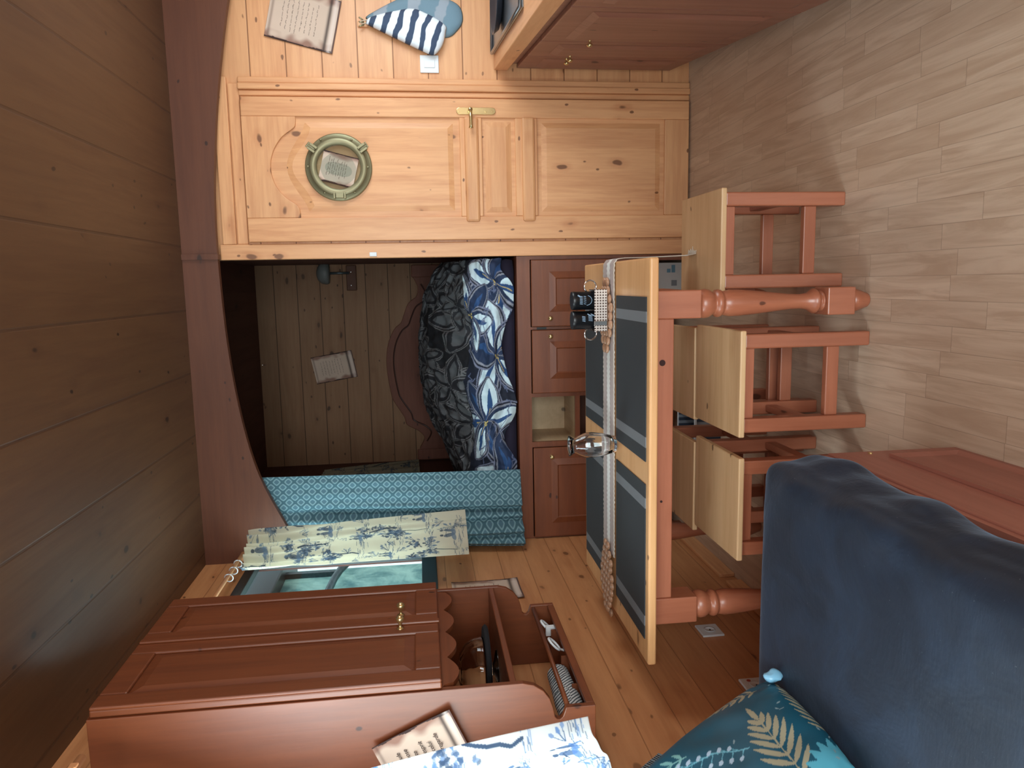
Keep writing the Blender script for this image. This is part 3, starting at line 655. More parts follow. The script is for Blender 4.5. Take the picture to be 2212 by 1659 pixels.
dv = grid_mesh('duvet', np.stack([Xp, Yp, Zp], -1), cv.c, attr_mat('duvet_print', .8, .1, 300)); thick(dv, .006, 1.0)
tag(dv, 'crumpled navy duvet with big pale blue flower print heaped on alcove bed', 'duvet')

# wall lamp in the alcove
t = thing('wall_lamp', 'wall lamp with frosted shade on rod and wooden bracket in the bed alcove', 'lamp', (.10, YA, 1.86))
finish('bracket', B((-.13, .058, -.03, 0, 0, .075)), wood('bracket_wood', lin(96, 60, 42), lin(66, 38, 26), 'X', rough=.6, coat=0), t, bevel=.006)
bm = bmesh.new(); tube(bm, [(0, -.05, .05), (0, -.06, .12), (0, -.055, .20)], .009, 8); finish('rod', bm, plain('grey_metal', lin(96, 108, 112), .4, .6), t, smooth=True)
bm = bmesh.new(); lathe(bm, [(.02, .19), (.075, .195), (.082, .215), (.075, .25), (.05, .275), (.02, .285)], (0, -.065, 0), 'Z', 28); finish('shade', bm, plain('frosted_shade', lin(120, 124, 122), .5), t, smooth=True)
for x in (-.09, .01): bm = bmesh.new(); lathe(bm, [(.006, 0), (.005, -.003), (.001, -.004)], (x, -.03, .04), 'Y', 10); finish('screw', bm, M_chrome, t)
bm = bmesh.new(); tube(bm, [(-.57, YA-.012, 2.585), (-.57, YA-.035, 2.58), (-.57, YA-.035, 2.562), (-.57, YA-.025, 2.555)], .003, 6); tag(finish('ceiling_hook', bm, M_chrome), 'small silver hook at top of the alcove end wall', 'hook')
tag(finish('cable_clip', B((.146, .166, YD-.028, YD-.0185, 1.60, 1.635)), M_white, None, bevel=.002), 'small white clip on the pine casing edge beside the alcove', 'clip')

# ================================================================ CURTAINS
def sheet_from_edges(name, T0, T1, B0, B1, colors, mat, wave, parent=None, t=.002, sag=0.0):
    """bilinear cloth between top edge T0..T1 and bottom edge B0..B1, offset by wave(u,v) along its normal"""
    nj, ni = colors.shape[0]-1, colors.shape[1]-1
    u = np.linspace(0, 1, ni+1)[None, :, None]; v = np.linspace(0, 1, nj+1)[:, None, None]
    T0, T1, B0, B1 = [np.array(p, float)[None, None] for p in (T0, T1, B0, B1)]
    P = (B0*(1-u)+B1*u)*(1-v) + (T0*(1-u)+T1*u)*v
    n = np.cross((T1-T0)[0, 0], (T0-B0)[0, 0]); n = n/np.linalg.norm(n)
    Uu, Vv = np.meshgrid(np.linspace(0, 1, ni+1), np.linspace(0, 1, nj+1))
    P = P + n[None, None]*wave(Uu, Vv)[..., None]
    o = grid_mesh(name, P, colors, mat, parent); thick(o, t); return o
# teal diamond curtain at the bed opening
Wc, Hc = .50, 1.42; cv = Canvas(Wc, Hc, 330, 700, lin(80, 118, 128))
px_, py_ = .070, .058
def dia(X, Y):
    a = np.abs((X/px_) % 1-.5)*2; b = np.abs((Y/py_) % 1-.5)*2
    return (a**1.25 + b**1.25)
d1 = dia(cv.X, cv.Y); d2 = dia(cv.X+px_/2, cv.Y+py_/2); dm = np.minimum(d1, d2)
ring = np.clip(1.4-np.abs(dm-.50)/.13, 0, 1); cv.c[dm < .42] = lin(80, 112, 126); cv.c[dm > .60] = lin(68, 102, 114); cv.c = cv.c*(1-ring[..., None]*.85) + np.array(lin(134, 168, 176))*ring[..., None]*.85
hem = (cv.Y < .02); cv.c[hem] *= .9
M_cloth = attr_mat('teal_curtain_cloth', .9, .1, 500, trans=.08)
def w_teal(U, V):
    k = .020
    f = np.clip((U-.40)/.1, 0, 1)
    return (k*np.sin(2*PI*(U*6.3 + .20*V*np.sin(U*6)))*(.1+.9*f) + .022*f*np.sin(2*PI*(U*2.1+.5*V)) + .012*np.sin(V*7+U*4)*f)*np.clip((1-V)*3, .3, 1)*1.15
o = sheet_from_edges('teal_curtain', (-.945, 3.775, 2.32), (-1.325, 3.77, 2.32), (-.968, 3.765, .905), (-1.345, 3.63, .905), cv.c[:, :], M_cloth, w_teal)
tag(o, 'long teal blue curtain with diamond lattice pattern drawn beside the alcove bed', 'curtain')
bm = bmesh.new(); tube(bm, [(XL, 3.775, 2.335), (-.93, 3.775, 2.335)], .008, 8)
tag(finish('curtain_rod', bm, M_brass, None, smooth=True), 'thin rod holding the teal curtain behind the arched beam', 'rod')

def toile(Wt, Ht, ni, nj, seed, bgc, ink):
    c = Canvas(Wt, Ht, ni, nj, bgc); r_ = random.Random(seed)
    shades = [tuple(np.array(ink)*f) for f in (1.1, .8, 1.6)]
    def tree(x, y, s):
        yy = y; pts = [(x, y)]
        for k in range(5): x += r_.uniform(-.008, .008)*s; yy += .018*s; pts.append((x, yy))
        c.line(pts, .005*s, shades[1])
        for k in range(5):
            cx = x + r_.uniform(-.045, .045)*s; cy = yy + r_.uniform(-.03, .045)*s
            for j in range(26):
                a = r_.uniform(0, 2*PI); rad = r_.uniform(0, .024)*s
                c.leaf(cx+math.cos(a)*rad, cy+math.sin(a)*rad, r_.uniform(0, 6.3), .011*s, .0028*s, r_.choice(shades), r_.uniform(.5, .95))
    def ground(x, y, s):
        for k in range(22):
            a = r_.uniform(-.35, .35); x0 = x+r_.uniform(-.05, .05)*s; y0 = y+r_.uniform(-.018, .006)*s; c.line([(x0, y0), (x0+.018*s, y0+a*.01*s)], .002, r_.choice(shades), .8)
    def figure(x, y, s):
        c.ell(x, y+.020*s, .0065*s, .015*s, r_.uniform(-.3, .3), shades[0], .8); c.ell(x, y+.040*s, .004*s, .005*s, 0, shades[1], .9)
        for k in range(3): c.line([(x, y+.028*s), (x+r_.uniform(-.02, .02)*s, y+r_.uniform(.01, .03)*s)], .002, shades[1])
        c.leaf(x-.02*s, y+.004*s, .2, .034*s, .006*s, shades[2], .8)
    def sprig(x, y, s):
        a0 = r_.uniform(0, 6.3)
        for k in range(6):
            a = a0 + r_.uniform(-1, 1); L = r_.uniform(.015, .03)*s; c.line([(x, y), (x+math.cos(a)*L, y+math.sin(a)*L)], .0018, shades[0], .9)
            c.leaf(x+math.cos(a)*L, y+math.sin(a)*L, a, .010*s, .003*s, shades[2], .8)
    nx, ny = max(1, int(Wt/.13)), max(2, int(Ht/.14))
    for j in range(ny):
        for i in range(nx):
            x = (i+.5+(.5 if j % 2 else 0))*Wt/nx - .02 + r_.uniform(-.02, .02); y = (j+.3)*Ht/ny + r_.uniform(-.02, .02); s = r_.uniform(1.35, 1.8)
            k = (i+j*2) % 3
            if k == 0: tree(x, y, s); ground(x, y, s)
            elif k == 1: ground(x, y, s*1.2); figure(x-.015, y, s); figure(x+.02, y, s); sprig(x+.05, y+.02, s)
            else: sprig(x, y, s*1.2); sprig(x+.03, y+.05, s); ground(x, y-.01, s*.7)
    # small stems
    for k in range(int(Wt*Ht*90)): sprig(r_.uniform(0, Wt), r_.uniform(0, Ht), 1.0)
    return c
M_toile = attr_mat('toile_cloth', .85, .08, 500, trans=.6)
cv = toile(.40, 1.05, 230, 560, 5, lin(232, 228, 212), lin(112, 130, 146))
def w_toi(U, V):
    g = np.clip((V-.55)/.45, 0, 1)
    return .010*np.sin(2*PI*U*2+1+V) + g*.014*np.sin(2*PI*(U*6+.3*np.sin(V*9))) + .012*np.exp(-((U-.78-.03*V)/.05)**2)
o = sheet_from_edges('toile_curtain', (-1.255, 3.300, 2.235), (-1.165, 3.565, 2.25), (-1.20, 3.180, 1.217), (-1.098, 3.515, 1.212), cv.c, M_toile, w_toi)
tag(o, 'cream and blue toile curtain pulled aside at the far dark window', 'curtain')
bm = bmesh.new(); tube(bm, [(-1.275, 2.62, 2.292), (-1.275, 3.60, 2.292)], .009, 10)
rod = finish('curtain_rod', bm, M_pineY, None, smooth=True); tag(rod, 'thin wooden curtain rod above the far dark window', 'rod')
for y in (2.66, 3.585): finish('bracket', B((XL+.001, -1.268, y-.006, y+.006, 2.286, 2.298)), M_pineY, rod)
for i, y in enumerate((3.29, 3.375, 3.46)):
    bm = bmesh.new(); tube(bm, [(-1.275+.017*math.cos(a), y+.004*math.sin(a), 2.284+.019*math.sin(a)) for a in np.linspace(0, 2*PI, 17)[:-1]], .0028, 6, closed=True)
    tag(finish('curtain_ring', bm, M_white, None, smooth=True), ('pale curtain ring on the wooden rod nearest the room', 'middle pale curtain ring on the wooden rod', 'pale curtain ring on the wooden rod nearest the beam')[i], 'ring', 'curtain rings on the wooden rod')
cv = toile(.34, .66, 110, 200, 9, lin(204, 200, 178), lin(92, 108, 122))
o = sheet_from_edges('toile_curtain', (-1.325, 5.20, 2.13), (-1.335, 5.42, 2.13), (-1.325, 5.15, 1.435), (-1.335, 5.655, 1.445), cv.c, M_toile, lambda U, V: .010*np.sin(2*PI*U*3+V*2))
tag(o, 'cream toile curtain at left wall inside the bed alcove behind teal curtain', 'curtain')
# near bright curtain, lit from the window behind it
cv = toile(.75, 1.15, 400, 560, 21, lin(244, 247, 247), lin(124, 152, 184))
def w_near(U, V): return .016*np.sin(2*PI*U*3.2-.4*PI) + .006*np.sin(2*PI*(U*7+V))
o = sheet_from_edges('toile_curtain', (-1.02, .70, 2.16), (-1.02, 1.335, 2.16), (-.99, .80, 1.040), (-1.0, 1.571, 1.045), cv.c, M_toile, w_near)
tag(o, 'bright white and blue toile curtain in front of the near cabinet side', 'curtain')
bm = bmesh.new(); tube(bm, [(-1.02, -.1, 2.175), (-1.02, 1.62, 2.175)], .010, 10); r2 = finish('curtain_rod', bm, M_pineY, None, smooth=True); tag(r2, 'wooden rod carrying the bright near curtain', 'rod')
for y in (-.05, 1.58): finish('bracket', B((XL+.001, -1.01, y-.008, y+.008, 2.167, 2.183)), M_pineY, r2)

# ================================================================ TABLE
t = thing('dining_table', 'dining table with light pine top, red turned legs and apron', 'table', (0, 0, 0))
TX0, TX1, TY0, TY1, TZ = -1.193, .068, 2.113, 2.980, .730
tp = finish('tabletop', B((TX0, TX1, TY0, TY1, TZ-.027, TZ)), M_tableTop, t, bevel=.006, segs=3)
legp = [(.0, .152), (.030, .152), (.034, .158), (.024, .164), (.030, .168), (.038, .173), (.039, .180), (.035, .188), (.026, .200), (.0225, .225), (.024, .26), (.030, .315), (.036, .37), (.0405, .425), (.041, .455), (.037, .474), (.034, .478), (.041, .484), (.043, .491), (.041, .499), (.033, .505), (.036, .511), (.043, .522), (.045, .535), (.042, .549), (.036, .557), (0, .559)]
footp = [(0, .0), (.022, 0), (.024, .008), (.032, .030), (.0365, .045), (.036, .056), (.030, .063), (0, .065)]
for (lx, ly) in ((-.072, 2.195), (-1.038, 2.195), (-.072, 2.885), (-1.038, 2.885)):
    bm = bmesh.new(); h_ = .0425
    box(bm, lx-h_, lx+h_, ly-h_, ly+h_, .557, TZ-.0275); box(bm, lx-h_, lx+h_, ly-h_, ly+h_, .063, .153)
    lathe(bm, legp, (lx, ly, 0), 'Z', 32); lathe(bm, footp, (lx, ly, 0), 'Z', 28)
    lg = finish('leg', bm, M_stainZ, t, bevel=.004); lg.data.shade_smooth() if False else None
    for p in lg.data.polygons:
        if len(p.vertices) == 4 and abs(p.normal.z) < .98 and p.area < .0006: p.use_smooth = True
def apron(x0, x1, y0, y1, mat): finish('apron', B((x0, x1, y0, y1, .640, TZ-.0275)), mat, t, bevel=.003)
apron(-.996, -.1145, 2.160, 2.182, M_stainX); apron(-.996, -.1145, 2.898, 2.920, M_stainX)
apron(-.092, -.070, 2.238, 2.842, M_stainY); apron(-1.060, -1.038, 2.238, 2.842, M_stainY)
bm = bmesh.new(); lathe(bm, [(.0095, 0), (.0095, -.0012)], (-.247, 2.1595, .676), 'Y', 18); M_hole = plain('dark_hole', lin(50, 20, 16), .8); finish('screw_hole', bm, M_hole, t)
bm = bmesh.new(); lathe(bm, [(.004, 0), (.004, -.0012)], (-.68, 2.1595, .676), 'Y', 12); finish('screw_hole', bm, M_hole, t)

# placemats
s_ = NT('placemat_weave'); co = s_.coord('Object'); x, y, z = s_.sep(co)
wn = s_.math('MULTIPLY', s_.math('SINE', s_.math('MULTIPLY', x, 2400)), s_.math('SINE', s_.math('MULTIPLY', y, 2400)))
st = s_.math('LESS_THAN', s_.math('ABSOLUTE', s_.math('SUBTRACT', s_.math('ABSOLUTE', x), .190)), .0165)
s_.bsdf(s_.mix(st, lin(46, 50, 54), lin(112, 116, 120)), .75, normal=s_.bump(wn, .4, .0006)); M_mat = s_.m
for i, (x_, y_, lb) in enumerate(((-.297, 2.312, 'charcoal placemat with grey stripes, front of table on the stool side'), (-.297, 2.790, 'charcoal placemat with grey stripes behind the pepper and salt mills'), (-.868, 2.312, 'charcoal placemat with grey stripes at front of table near the left wall'), (-.868, 2.790, 'charcoal placemat with grey stripes at back of table near the left wall'))):
    o = finish('placemat', B((-.250, .250, -.17 if i % 2 == 0 else -.168, .17 if i % 2 == 0 else .168, 0, .003)), M_mat, None, loc=(x_, y_, TZ+.0002)); tag(o, lb, 'placemat', 'charcoal placemats on the table')
# fringed runner with a tail hanging over the right table edge
Wr = .150; path = [(-.985, TZ+.006)] + [(x, TZ+.006) for x in np.linspace(-.9, .04, 20)] + [(.062, TZ+.005), (.0765, TZ-.006), (.0790, TZ-.03), (.080, .62), (.083, .54), (.085, .470)]
cvr = Canvas(Wr, 1.5, 40, 160, lin(186, 172, 168)); a = np.abs(cvr.X-Wr/2)
cvr.c[a < .019] = lin(232, 232, 228); cvr.c[(a > .019) & (a < .026)] = lin(150, 138, 136); cvr.c[a > .066] = lin(200, 190, 178)
pl = np.array(path); dseg = np.r_[0, np.cumsum(np.hypot(*np.diff(pl, axis=0).T))]; s_l = np.linspace(0, dseg[-1], 161)
PX = np.interp(s_l, dseg, pl[:, 0]); PZ = np.interp(s_l, dseg, pl[:, 1]); P = np.zeros((161, 41, 3))
for i in range(41):
    q = i/40; rag = .004*np.array([nz(s*60, q*3) for s in s_l])
    P[:, i, 0] = PX; P[:, i, 1] = 2.645 - Wr*q - (rag if i in (0, 40) else 0) - np.clip(s_l-1.1, 0, 1)*.02; P[:, i, 2] = PZ + .0012*np.cos(s_l*900 if False else s_l*400+i)
    P[:, i, 1] = np.where(s_l > 1.12, 2.57 + (P[:, i, 1]-2.57)*np.clip(1-(s_l-1.12)*1.2, .55, 1), P[:, i, 1])
rn = grid_mesh('table_runner', P, cvr.c, attr_mat('runner_cloth', .95, .5, 700)); thick(rn, .003)
tag(rn, 'narrow fringed runner with white centre stripe along the table, its tail hanging over the edge', 'runner')
bm = bmesh.new()
for k in range(26):
    y = 2.532 + .078*k/25; tube(bm, [(.085, y, .472), (.088+.004*nz(k, 1), y+.004*nz(k, 2), .450), (.091+.008*nz(k, 3), y+.010*nz(k, 4), .4335), (.104+.03*nz(k*1.7, 5), y+.03*nz(k*1.3, 6), .4325)], .0011, 5)
finish('fringe', bm, plain('fringe_wool', lin(190, 176, 160), .95), rn)
# beaded mats lying on the runner
M_bead = wood('bead_wood', lin(178, 134, 104), lin(112, 78, 58), 'X', knots=0, rough=.35, coat=.5, patch=.6)
def bead_mat(cx, cy, z, cols, L, label):
    bm = bmesh.new(); n = len(cols)
    for i, c in enumerate(cols):
        xx = cx + (i-(n-1)/2)*L
        for j in range(c):
            yy = cy + (j-(c-1)/2)*.0335 + .004*math.sin(i*2.1); zz = z + .008
            if xx < TX0 - .005: zz -= min(.05, (TX0-xx)*.5)
            mm = Matrix.Translation((xx, yy, zz)) @ Matrix.Rotation(.25*(-1)**j, 4, 'Z') @ Matrix.Diagonal((L*.62, .0185, .0078, 1))
            bmesh.ops.create_icosphere(bm, subdivisions=2, radius=1, matrix=mm)
    return tag(finish('beaded_mat', bm, M_bead, None, smooth=True), label, 'trivet', 'brown beaded mats on the runner')
bead_mat(-.118, 2.572, TZ+.0085, [2, 3, 4, 5, 5, 5, 4, 3, 2], .029, 'brown wooden beaded mat under the pepper and salt caddy')
bead_mat(-1.090, 2.560, TZ+.0085, [1, 2, 3, 4, 5, 5, 5, 4, 4, 3, 2], .0265, 'brown wooden beaded mat at the wall end of the runner')
# mill caddy
cx, cy, cz = -.098, 2.555, TZ+.0255
t = thing('caddy', 'small punched metal caddy with ring handles on the beaded mat', 'caddy', (cx, cy, cz))
s_ = NT('punched_metal'); co = s_.coord('Object'); x, y, z = s_.sep(co)
hx = s_.math('SUBTRACT', s_.math('FRACT', s_.math('MULTIPLY', x, 105)), .5); hz = s_.math('SUBTRACT', s_.math('FRACT', s_.math('MULTIPLY', z, 105)), .5)
hole = s_.math('LESS_THAN', s_.math('ADD', s_.math('MULTIPLY', hx, hx), s_.math('MULTIPLY', hz, hz)), .09)
s_.bsdf(s_.mix(hole, lin(206, 194, 186), lin(84, 62, 54)), .35, .6); M_punch = s_.m
finish('basket', B((-.072, .072, -.040, -.0385, 0, .045), (-.072, .072, .0385, .040, 0, .045), (-.072, -.0705, -.0385, .0385, 0, .045), (.0705, .072, -.0385, .0385, 0, .045), (-.0705, .0705, -.0385, .0385, 0, .002)), M_punch, t, bevel=.0008)
finish('clasp_band', B((-.052, -.036, -.044, -.0405, .001, .047)), M_chrome, t, bevel=.001)
for sx in (-1, 1):
    bm = bmesh.new(); tube(bm, [(sx*(.082+.022*math.cos(a)), -.012*math.sin(a), .050+.024*math.sin(a)) for a in np.linspace(0, 2*PI, 25)[:-1]], .0028, 8, closed=True); tube(bm, [(sx*.070, 0, .03), (sx*.076, 0, .035)], .004, 6); finish('ring_handle', bm, M_chrome, t, smooth=True)
M_mark = plain('mill_print', lin(150, 178, 204), .6)
for i, (dx, nm) in enumerate(((-.034, 'left black mill with block marks standing in the metal caddy'), (.034, 'right black mill with curved mark standing in the metal caddy'))):
    bm = bmesh.new(); lathe(bm, [(.0, .0), (.030, 0), (.032, .003), (.032, .100), (.0325, .101), (.0325, .112), (.031, .115), (.0, .115)], (0, 0, 0), 'Z', 36)
    m_ = finish('mill', bm, M_black, None, loc=(cx+dx, cy, cz+.0022)); m_.data.shade_smooth(); b_ = m_.modifiers.new('b', 'EDGE_SPLIT'); b_.split_angle = .6; tag(m_, nm, 'mill', 'black salt and pepper mills')
    bm = bmesh.new(); rad = .0325
    def cyl(a, z): return (rad*math.sin(a), -rad*math.cos(a), z)
    def strip(a0, z0, a1, z1, w_=.0016):
        n = 6
        tube(bm, [cyl(a0+(a1-a0)*k/n, z0+(z1-z0)*k/n) for k in range(n+1)], w_*.6, 5)
    if i == 1:
        for k in range(10): a = PI*.1+PI*.8*k/9; a3 = PI*.1+PI*.8*(k+1)/9; strip(.05+.55*math.cos(a), .068-.018*math.sin(a), .05+.55*math.cos(a3), .068-.018*math.sin(a3))
        for k in range(5): strip(-.35+.2*k, .070, -.30+.2*k, .078)
        for k in range(6): strip(-.35+.16*k, .082, -.32+.16*k, .092, .0022)
        strip(.45, .09, .62, .098, .004)
    else:
        for k in range(5): strip(-.05+.14*k, .048, .0+.14*k, .062)
        for k in range(4): strip(-.1+.16*k, .073, -.02+.16*k, .084, .002)
        strip(.5, .040, .75, .052, .003); strip(.5, .052, .75, .064, .003)
    finish('printed_mark', bm, M_mark, m_)
# glass vase
bm = bmesh.new(); pr = [(.0, 0), (.026, 0), (.030, .004), (.032, .016), (.040, .050), (.0445, .085), (.043, .110), (.034, .132), (.0265, .143), (.0265, .150), (.034, .160), (.035, .164), (.032, .164), (.0235, .150), (.0235, .143), (.031, .130), (.039, .108), (.0405, .085), (.036, .050), (.028, .018), (.02, .010), (0, .010)]
lathe(bm, pr, (0, 0, 0), 'Z', 48, ripple=lambda a, k: 1+(.022*math.cos(a*12) if 3 < k < 8 or 15 < k < 19 else 0))
v_ = finish('vase', bm, M_glass, None, smooth=True, loc=(-.561, 2.47, TZ+.0085)); tag(v_, 'small clear ribbed glass vase standing on the runner', 'vase')

# ================================================================ STOOLS
def stool(label):
    t = thing('stool', label, 'stool', (0, 0, 0), 0, 'pine topped stools around the table')
    w_, d_ = .333, .365; h = .43
    st = finish('seat', B((-w_/2, w_/2, -d_/2, d_/2, h-.019, h)), M_seat, t, bevel=.004, segs=2)
    L = .045
    for sx in (-1, 1):
        for sy in (-1, 1):
            x = sx*(w_/2-.012-L/2); y = sy*(d_/2-.012-L/2)
            finish('leg', B((x-L/2, x+L/2, y-L/2, y+L/2, 0, h-.0195)), M_stainZ, t, bevel=.005)
    xi = w_/2-.012-L; yi = d_/2-.012-L
    for sy in (-1, 1):
        y = sy*(d_/2-.012-L/2)
        finish('apron', B((-xi, xi, y-.010, y+.010, h-.056, h-.0195)), M_stainX, t, bevel=.002)
        finish('stretcher', B((-xi, xi, y-.012, y+.012, .095, .137)), M_stainX, t, bevel=.003)
    for sx in (-1, 1):
        x = sx*(w_/2-.012-L/2)
        finish('side_apron', B((x-.010, x+.010, -yi, yi, h-.056, h-.0195)), M_stainY, t, bevel=.002)
        finish('side_stretcher', B((x-.012, x+.012, -yi, yi, .155, .195)), M_stainY, t, bevel=.003)
    return t
S = stool('pine topped stool under the table front, directly left of the turned leg'); S.location = (-.323, 2.338, 0)
dup(S, (-.720, 2.332, 0), 'pine topped stool under the table front, partly behind the navy sofa')
dup(S, (-.336, 2.722, 0), 'pine topped stool behind the front stool nearest the turned leg', .01)
dup(S, (-.746, 2.715, 0), 'pine topped stool at the back under the table near left wall', -.01)
dup(S, (.124, 2.505, 0), 'pine topped stool pulled out beyond the right end of the table')

# ================================================================ SOFA BENCH with navy velvet cover
M_benchY = wood('bench_red', lin(158, 100, 84), lin(126, 72, 58), 'Y', knots=.2, rough=.45)
t = thing('bench_sofa', 'low bench with red panelled wooden base and navy velvet covered seat along left wall', 'sofa', (0, 0, 0))
SX, SY = -.452, 1.768
bm = bmesh.new(); SN = -.6
box(bm, SX-.022, SX, SN, SY, 0, .362); box(bm, XL+.06, SX-.022, SY-.022, SY, 0, .362); box(bm, XL+.06, XL+.08, SN, SY-.022, 0, .362)
finish('base', bm, M_benchY, t, bevel=.003)
for y0, y1 in ((1.06, 1.70), (.30, 1.00)):
    bm = bmesh.new(); a = [(y0, .045), (y1, .045), (y1, .235), (y0, .235)]; e = .022; b = [(y0+e, .045+e), (y1-e, .045+e), (y1-e, .235-e), (y0+e, .235-e)]
    A = [bm.verts.new((SX+.0005, *p)) for p in a]; Aq = [bm.verts.new((SX+.009, *p)) for p in a]; Bq = [bm.verts.new((SX+.003, *p)) for p in b]
    for k in range(4):
        bm.faces.new((A[k], A[(k+1) % 4], Aq[(k+1) % 4], Aq[k])); bm.faces.new((Aq[k], Aq[(k+1) % 4], Bq[(k+1) % 4], Bq[k]))
    bm.faces.new(Bq); bm.faces.new(A[::-1]); finish('base_panel', bm, M_benchY, t)
bm = bmesh.new(); lathe(bm, [(.006, 0), (.005, .003), (.001, .004)], (SX, 1.742, .26), 'X', 12); finish('screw', bm, M_brass, t)
finish('seat_board', B((XL+.06, SX-.005, SN, SY-.004, .3625, .378)), M_benchY, t)
bm = rbox((XL+.012, SX+.006, SN-.02, SY-.008, .3785, .556), .052, .022)
for v in bm.verts:
    c = v.co; edge = max(0, (c.x-(SX-.16))/.16); low = max(0, (.50-c.z)/.12)
    n1 = nz(c.x*5, c.y*5, c.z*5); n2 = nz(c.x*16, c.y*9, c.z*14+3); n3 = nz(c.x*9+c.y*6, c.y*3, 7.0)
    c.z += .005*n1 + edge*(.006*n2 + .005*(1-abs(n3)*3)*(c.z > .5)); c.x += edge*(.010*n2 + .006*n1) * (1 if c.x > SX-.1 else 0)
    if c.x > SX-.03 and c.z < .47: c.x += .010*math.sin(c.y*21+2*n1) + .012; c.z += .012*math.sin(c.y*7)
    if c.z < .3792: c.z = .3792
s_ = NT('navy_velvet'); co = s_.coord('Object'); n1 = s_.noise(co, 5, 4, .6, .8); n2 = s_.noise(s_.vmath('MULTIPLY', co, (1.0, 3.0, 1.0)), 60, 3)
c_ = s_.mix(s_.ramp(n1, .38, .68), lin(14, 25, 41), lin(24, 38, 57)); spk = s_.ramp(s_.noise(co, 140, 2), .72, .80)
c_ = s_.mix(s_.math('MULTIPLY', spk, .25), c_, lin(150, 160, 160))
s_.bsdf(c_, .62, normal=s_.bump(s_.math('ADD', s_.math('ADD', n1, s_.math('MULTIPLY', s_.noise(co, 11, 2, .5, .4), .6)), s_.math('MULTIPLY', n2, .1)), .35, .012), **{'Sheen Weight': .28, 'Sheen Roughness': .3, 'Sheen Tint': (.45, .65, .9, 1)}); M_velvet = s_.m
vc = finish('velvet_cover', bm, M_velvet, t, smooth=True); vc['label'] = 'navy blue velvet seat cover'
sb = vc.modifiers.new('s', 'SUBSURF'); sb.levels = 1; sb.render_levels = 1

# leafy throw cushion leaning on the seat
Tp, E1, E2 = np.array([1.640, .568]), np.array([-.43, .0]), np.array([-.15, .415])
n = 190; cvp = Canvas(1, 1, n, n, lin(22, 88, 112)); beige = lin(172, 168, 142)
def frond(p0, p1, k, L, wd, col):
    (xa, ya), (xb, yb) = p0, p1; a0 = math.atan2(yb-ya, xb-xa); cvp.line([p0, p1], .008, col)
    for i in range(k):
        f_ = (i+.4)/k; x = xa+(xb-xa)*f_; y = ya+(yb-ya)*f_; l_ = L*(.55+.75*math.sin(PI*min(1, f_*.8+.15)))*(1-.35*f_)
        for sg in (-1, 1): cvp.leaf(x, y, a0+sg*(.95-.35*f_), l_, wd, col, bend=-sg*.12)
    cvp.leaf(xb, yb, a0, L*.8, wd, col)
frond((.80, .28), (.36, .30), 7, .17, .016, beige)
frond((.62, .0), (.16, .02), 9, .12, .011, beige)
frond((.80, .72), (.50, .90), 6, .15, .013, beige); frond((.24, .70), (.12, .95), 5, .09, .010, lin(130, 190, 190))
frond((.98, .56), (.70, .66), 6, .15, .013, lin(150, 154, 140)); frond((.10, .16), (.06, .42), 5, .07, .010, beige)
for k in range(9): cvp.leaf(.90, .06, 2.2+.28*k, .24, .035, lin(92, 180, 204), bend=.1)
for k in range(5): cvp.leaf(.93, .80, 1.5+.3*k, .18, .03, lin(110, 196, 190))
cvp.line([(.48, .43), (.36, .60), (.30, .72)], .008, lin(110, 186, 208))
for k in range(12):
    f_ = k/11; x = .46-.16*f_; y = .45+.27*f_; s2_ = (-1)**k; cvp.line([(x, y), (x+.04*s2_, y+.03)], .005, lin(110, 186, 208)); cvp.ell(x+.045*s2_, y+.035, .016, .012, .7, lin(178, 206, 228))
for k in range(5): cvp.ell(0.90+.04*math.cos(k*1.26), .24+.055*math.sin(k*1.26), .045, .05, 0, lin(238, 222, 238))
for k in range(30): cvp.leaf(rng.uniform(0, 1), rng.uniform(0, 1), rng.uniform(0, 6), .03, .005, lin(140, 170, 180))
uu, vv_ = np.meshgrid(np.linspace(0, 1, n+1), np.linspace(0, 1, n+1))
a, b = uu*2-1, vv_*2-1
A2 = a*(1 + .06*(1-b*b)*np.abs(a)**2) ; B2 = b*(1 + .06*(1-a*a)*np.abs(b)**2)
th = .078*np.clip((1-np.abs(a)**2.6), 0, 1)**.55*np.clip((1-np.abs(b)**2.6), 0, 1)**.55
nn = nzgrid(uu, vv_, 6, 6, 2.0); ncr = nzgrid(uu, vv_, 16, 16, 5.0)
rr_ = np.hypot(1-np.abs(a), 1-np.abs(b)); wr = np.exp(-(rr_/.35)**2)
u1, v1 = (A2+1)/2, (B2+1)/2
Yc = Tp[0] + E1[0]*u1 + E2[0]*v1; Zc = Tp[1] + E1[1]*u1 + E2[1]*v1
Xc = -.990 - .15*v1
def side(sg, name_):
    return np.stack([Xc + sg*(th*(1+.10*nn) + .012*ncr*wr*(th > 0.004)), Yc, np.maximum(Zc, .564)], -1)
cu_ = thing('throw_cushion', 'teal throw cushion with beige palm leaf print leaning on the navy seat', 'cushion', (-1.06, 1.3, .56))
M_cush = attr_mat('leaf_print_satin', .45, .05, 300)
def childgrid(name_, P, cc, mat, par):
    P = P - np.array(par.location)[None, None]; return grid_mesh(name_, P, cc, mat, par)
childgrid('cushion_front', side(1, ''), cvp.c, M_cush, cu_); childgrid('cushion_back', side(-1, '')[:, ::-1], cvp.c[:, ::-1], M_cush, cu_)
bm = bmesh.new(); L0 = Vector(cu_.location)
for k in range(70):
    f_ = .35+.65*k/69; p = Vector((Xc[int(f_*n), 0], Yc[int(f_*n), 0], Zc[int(f_*n), 0])) - L0
    if f_ > .72: tube(bm, [p, p+Vector((.008*nz(k, 1), .012+.006*nz(k, 2), .012+.006*nz(k, 3)))], .0022, 5)
finish('dark_trim', bm, M_black, cu_)
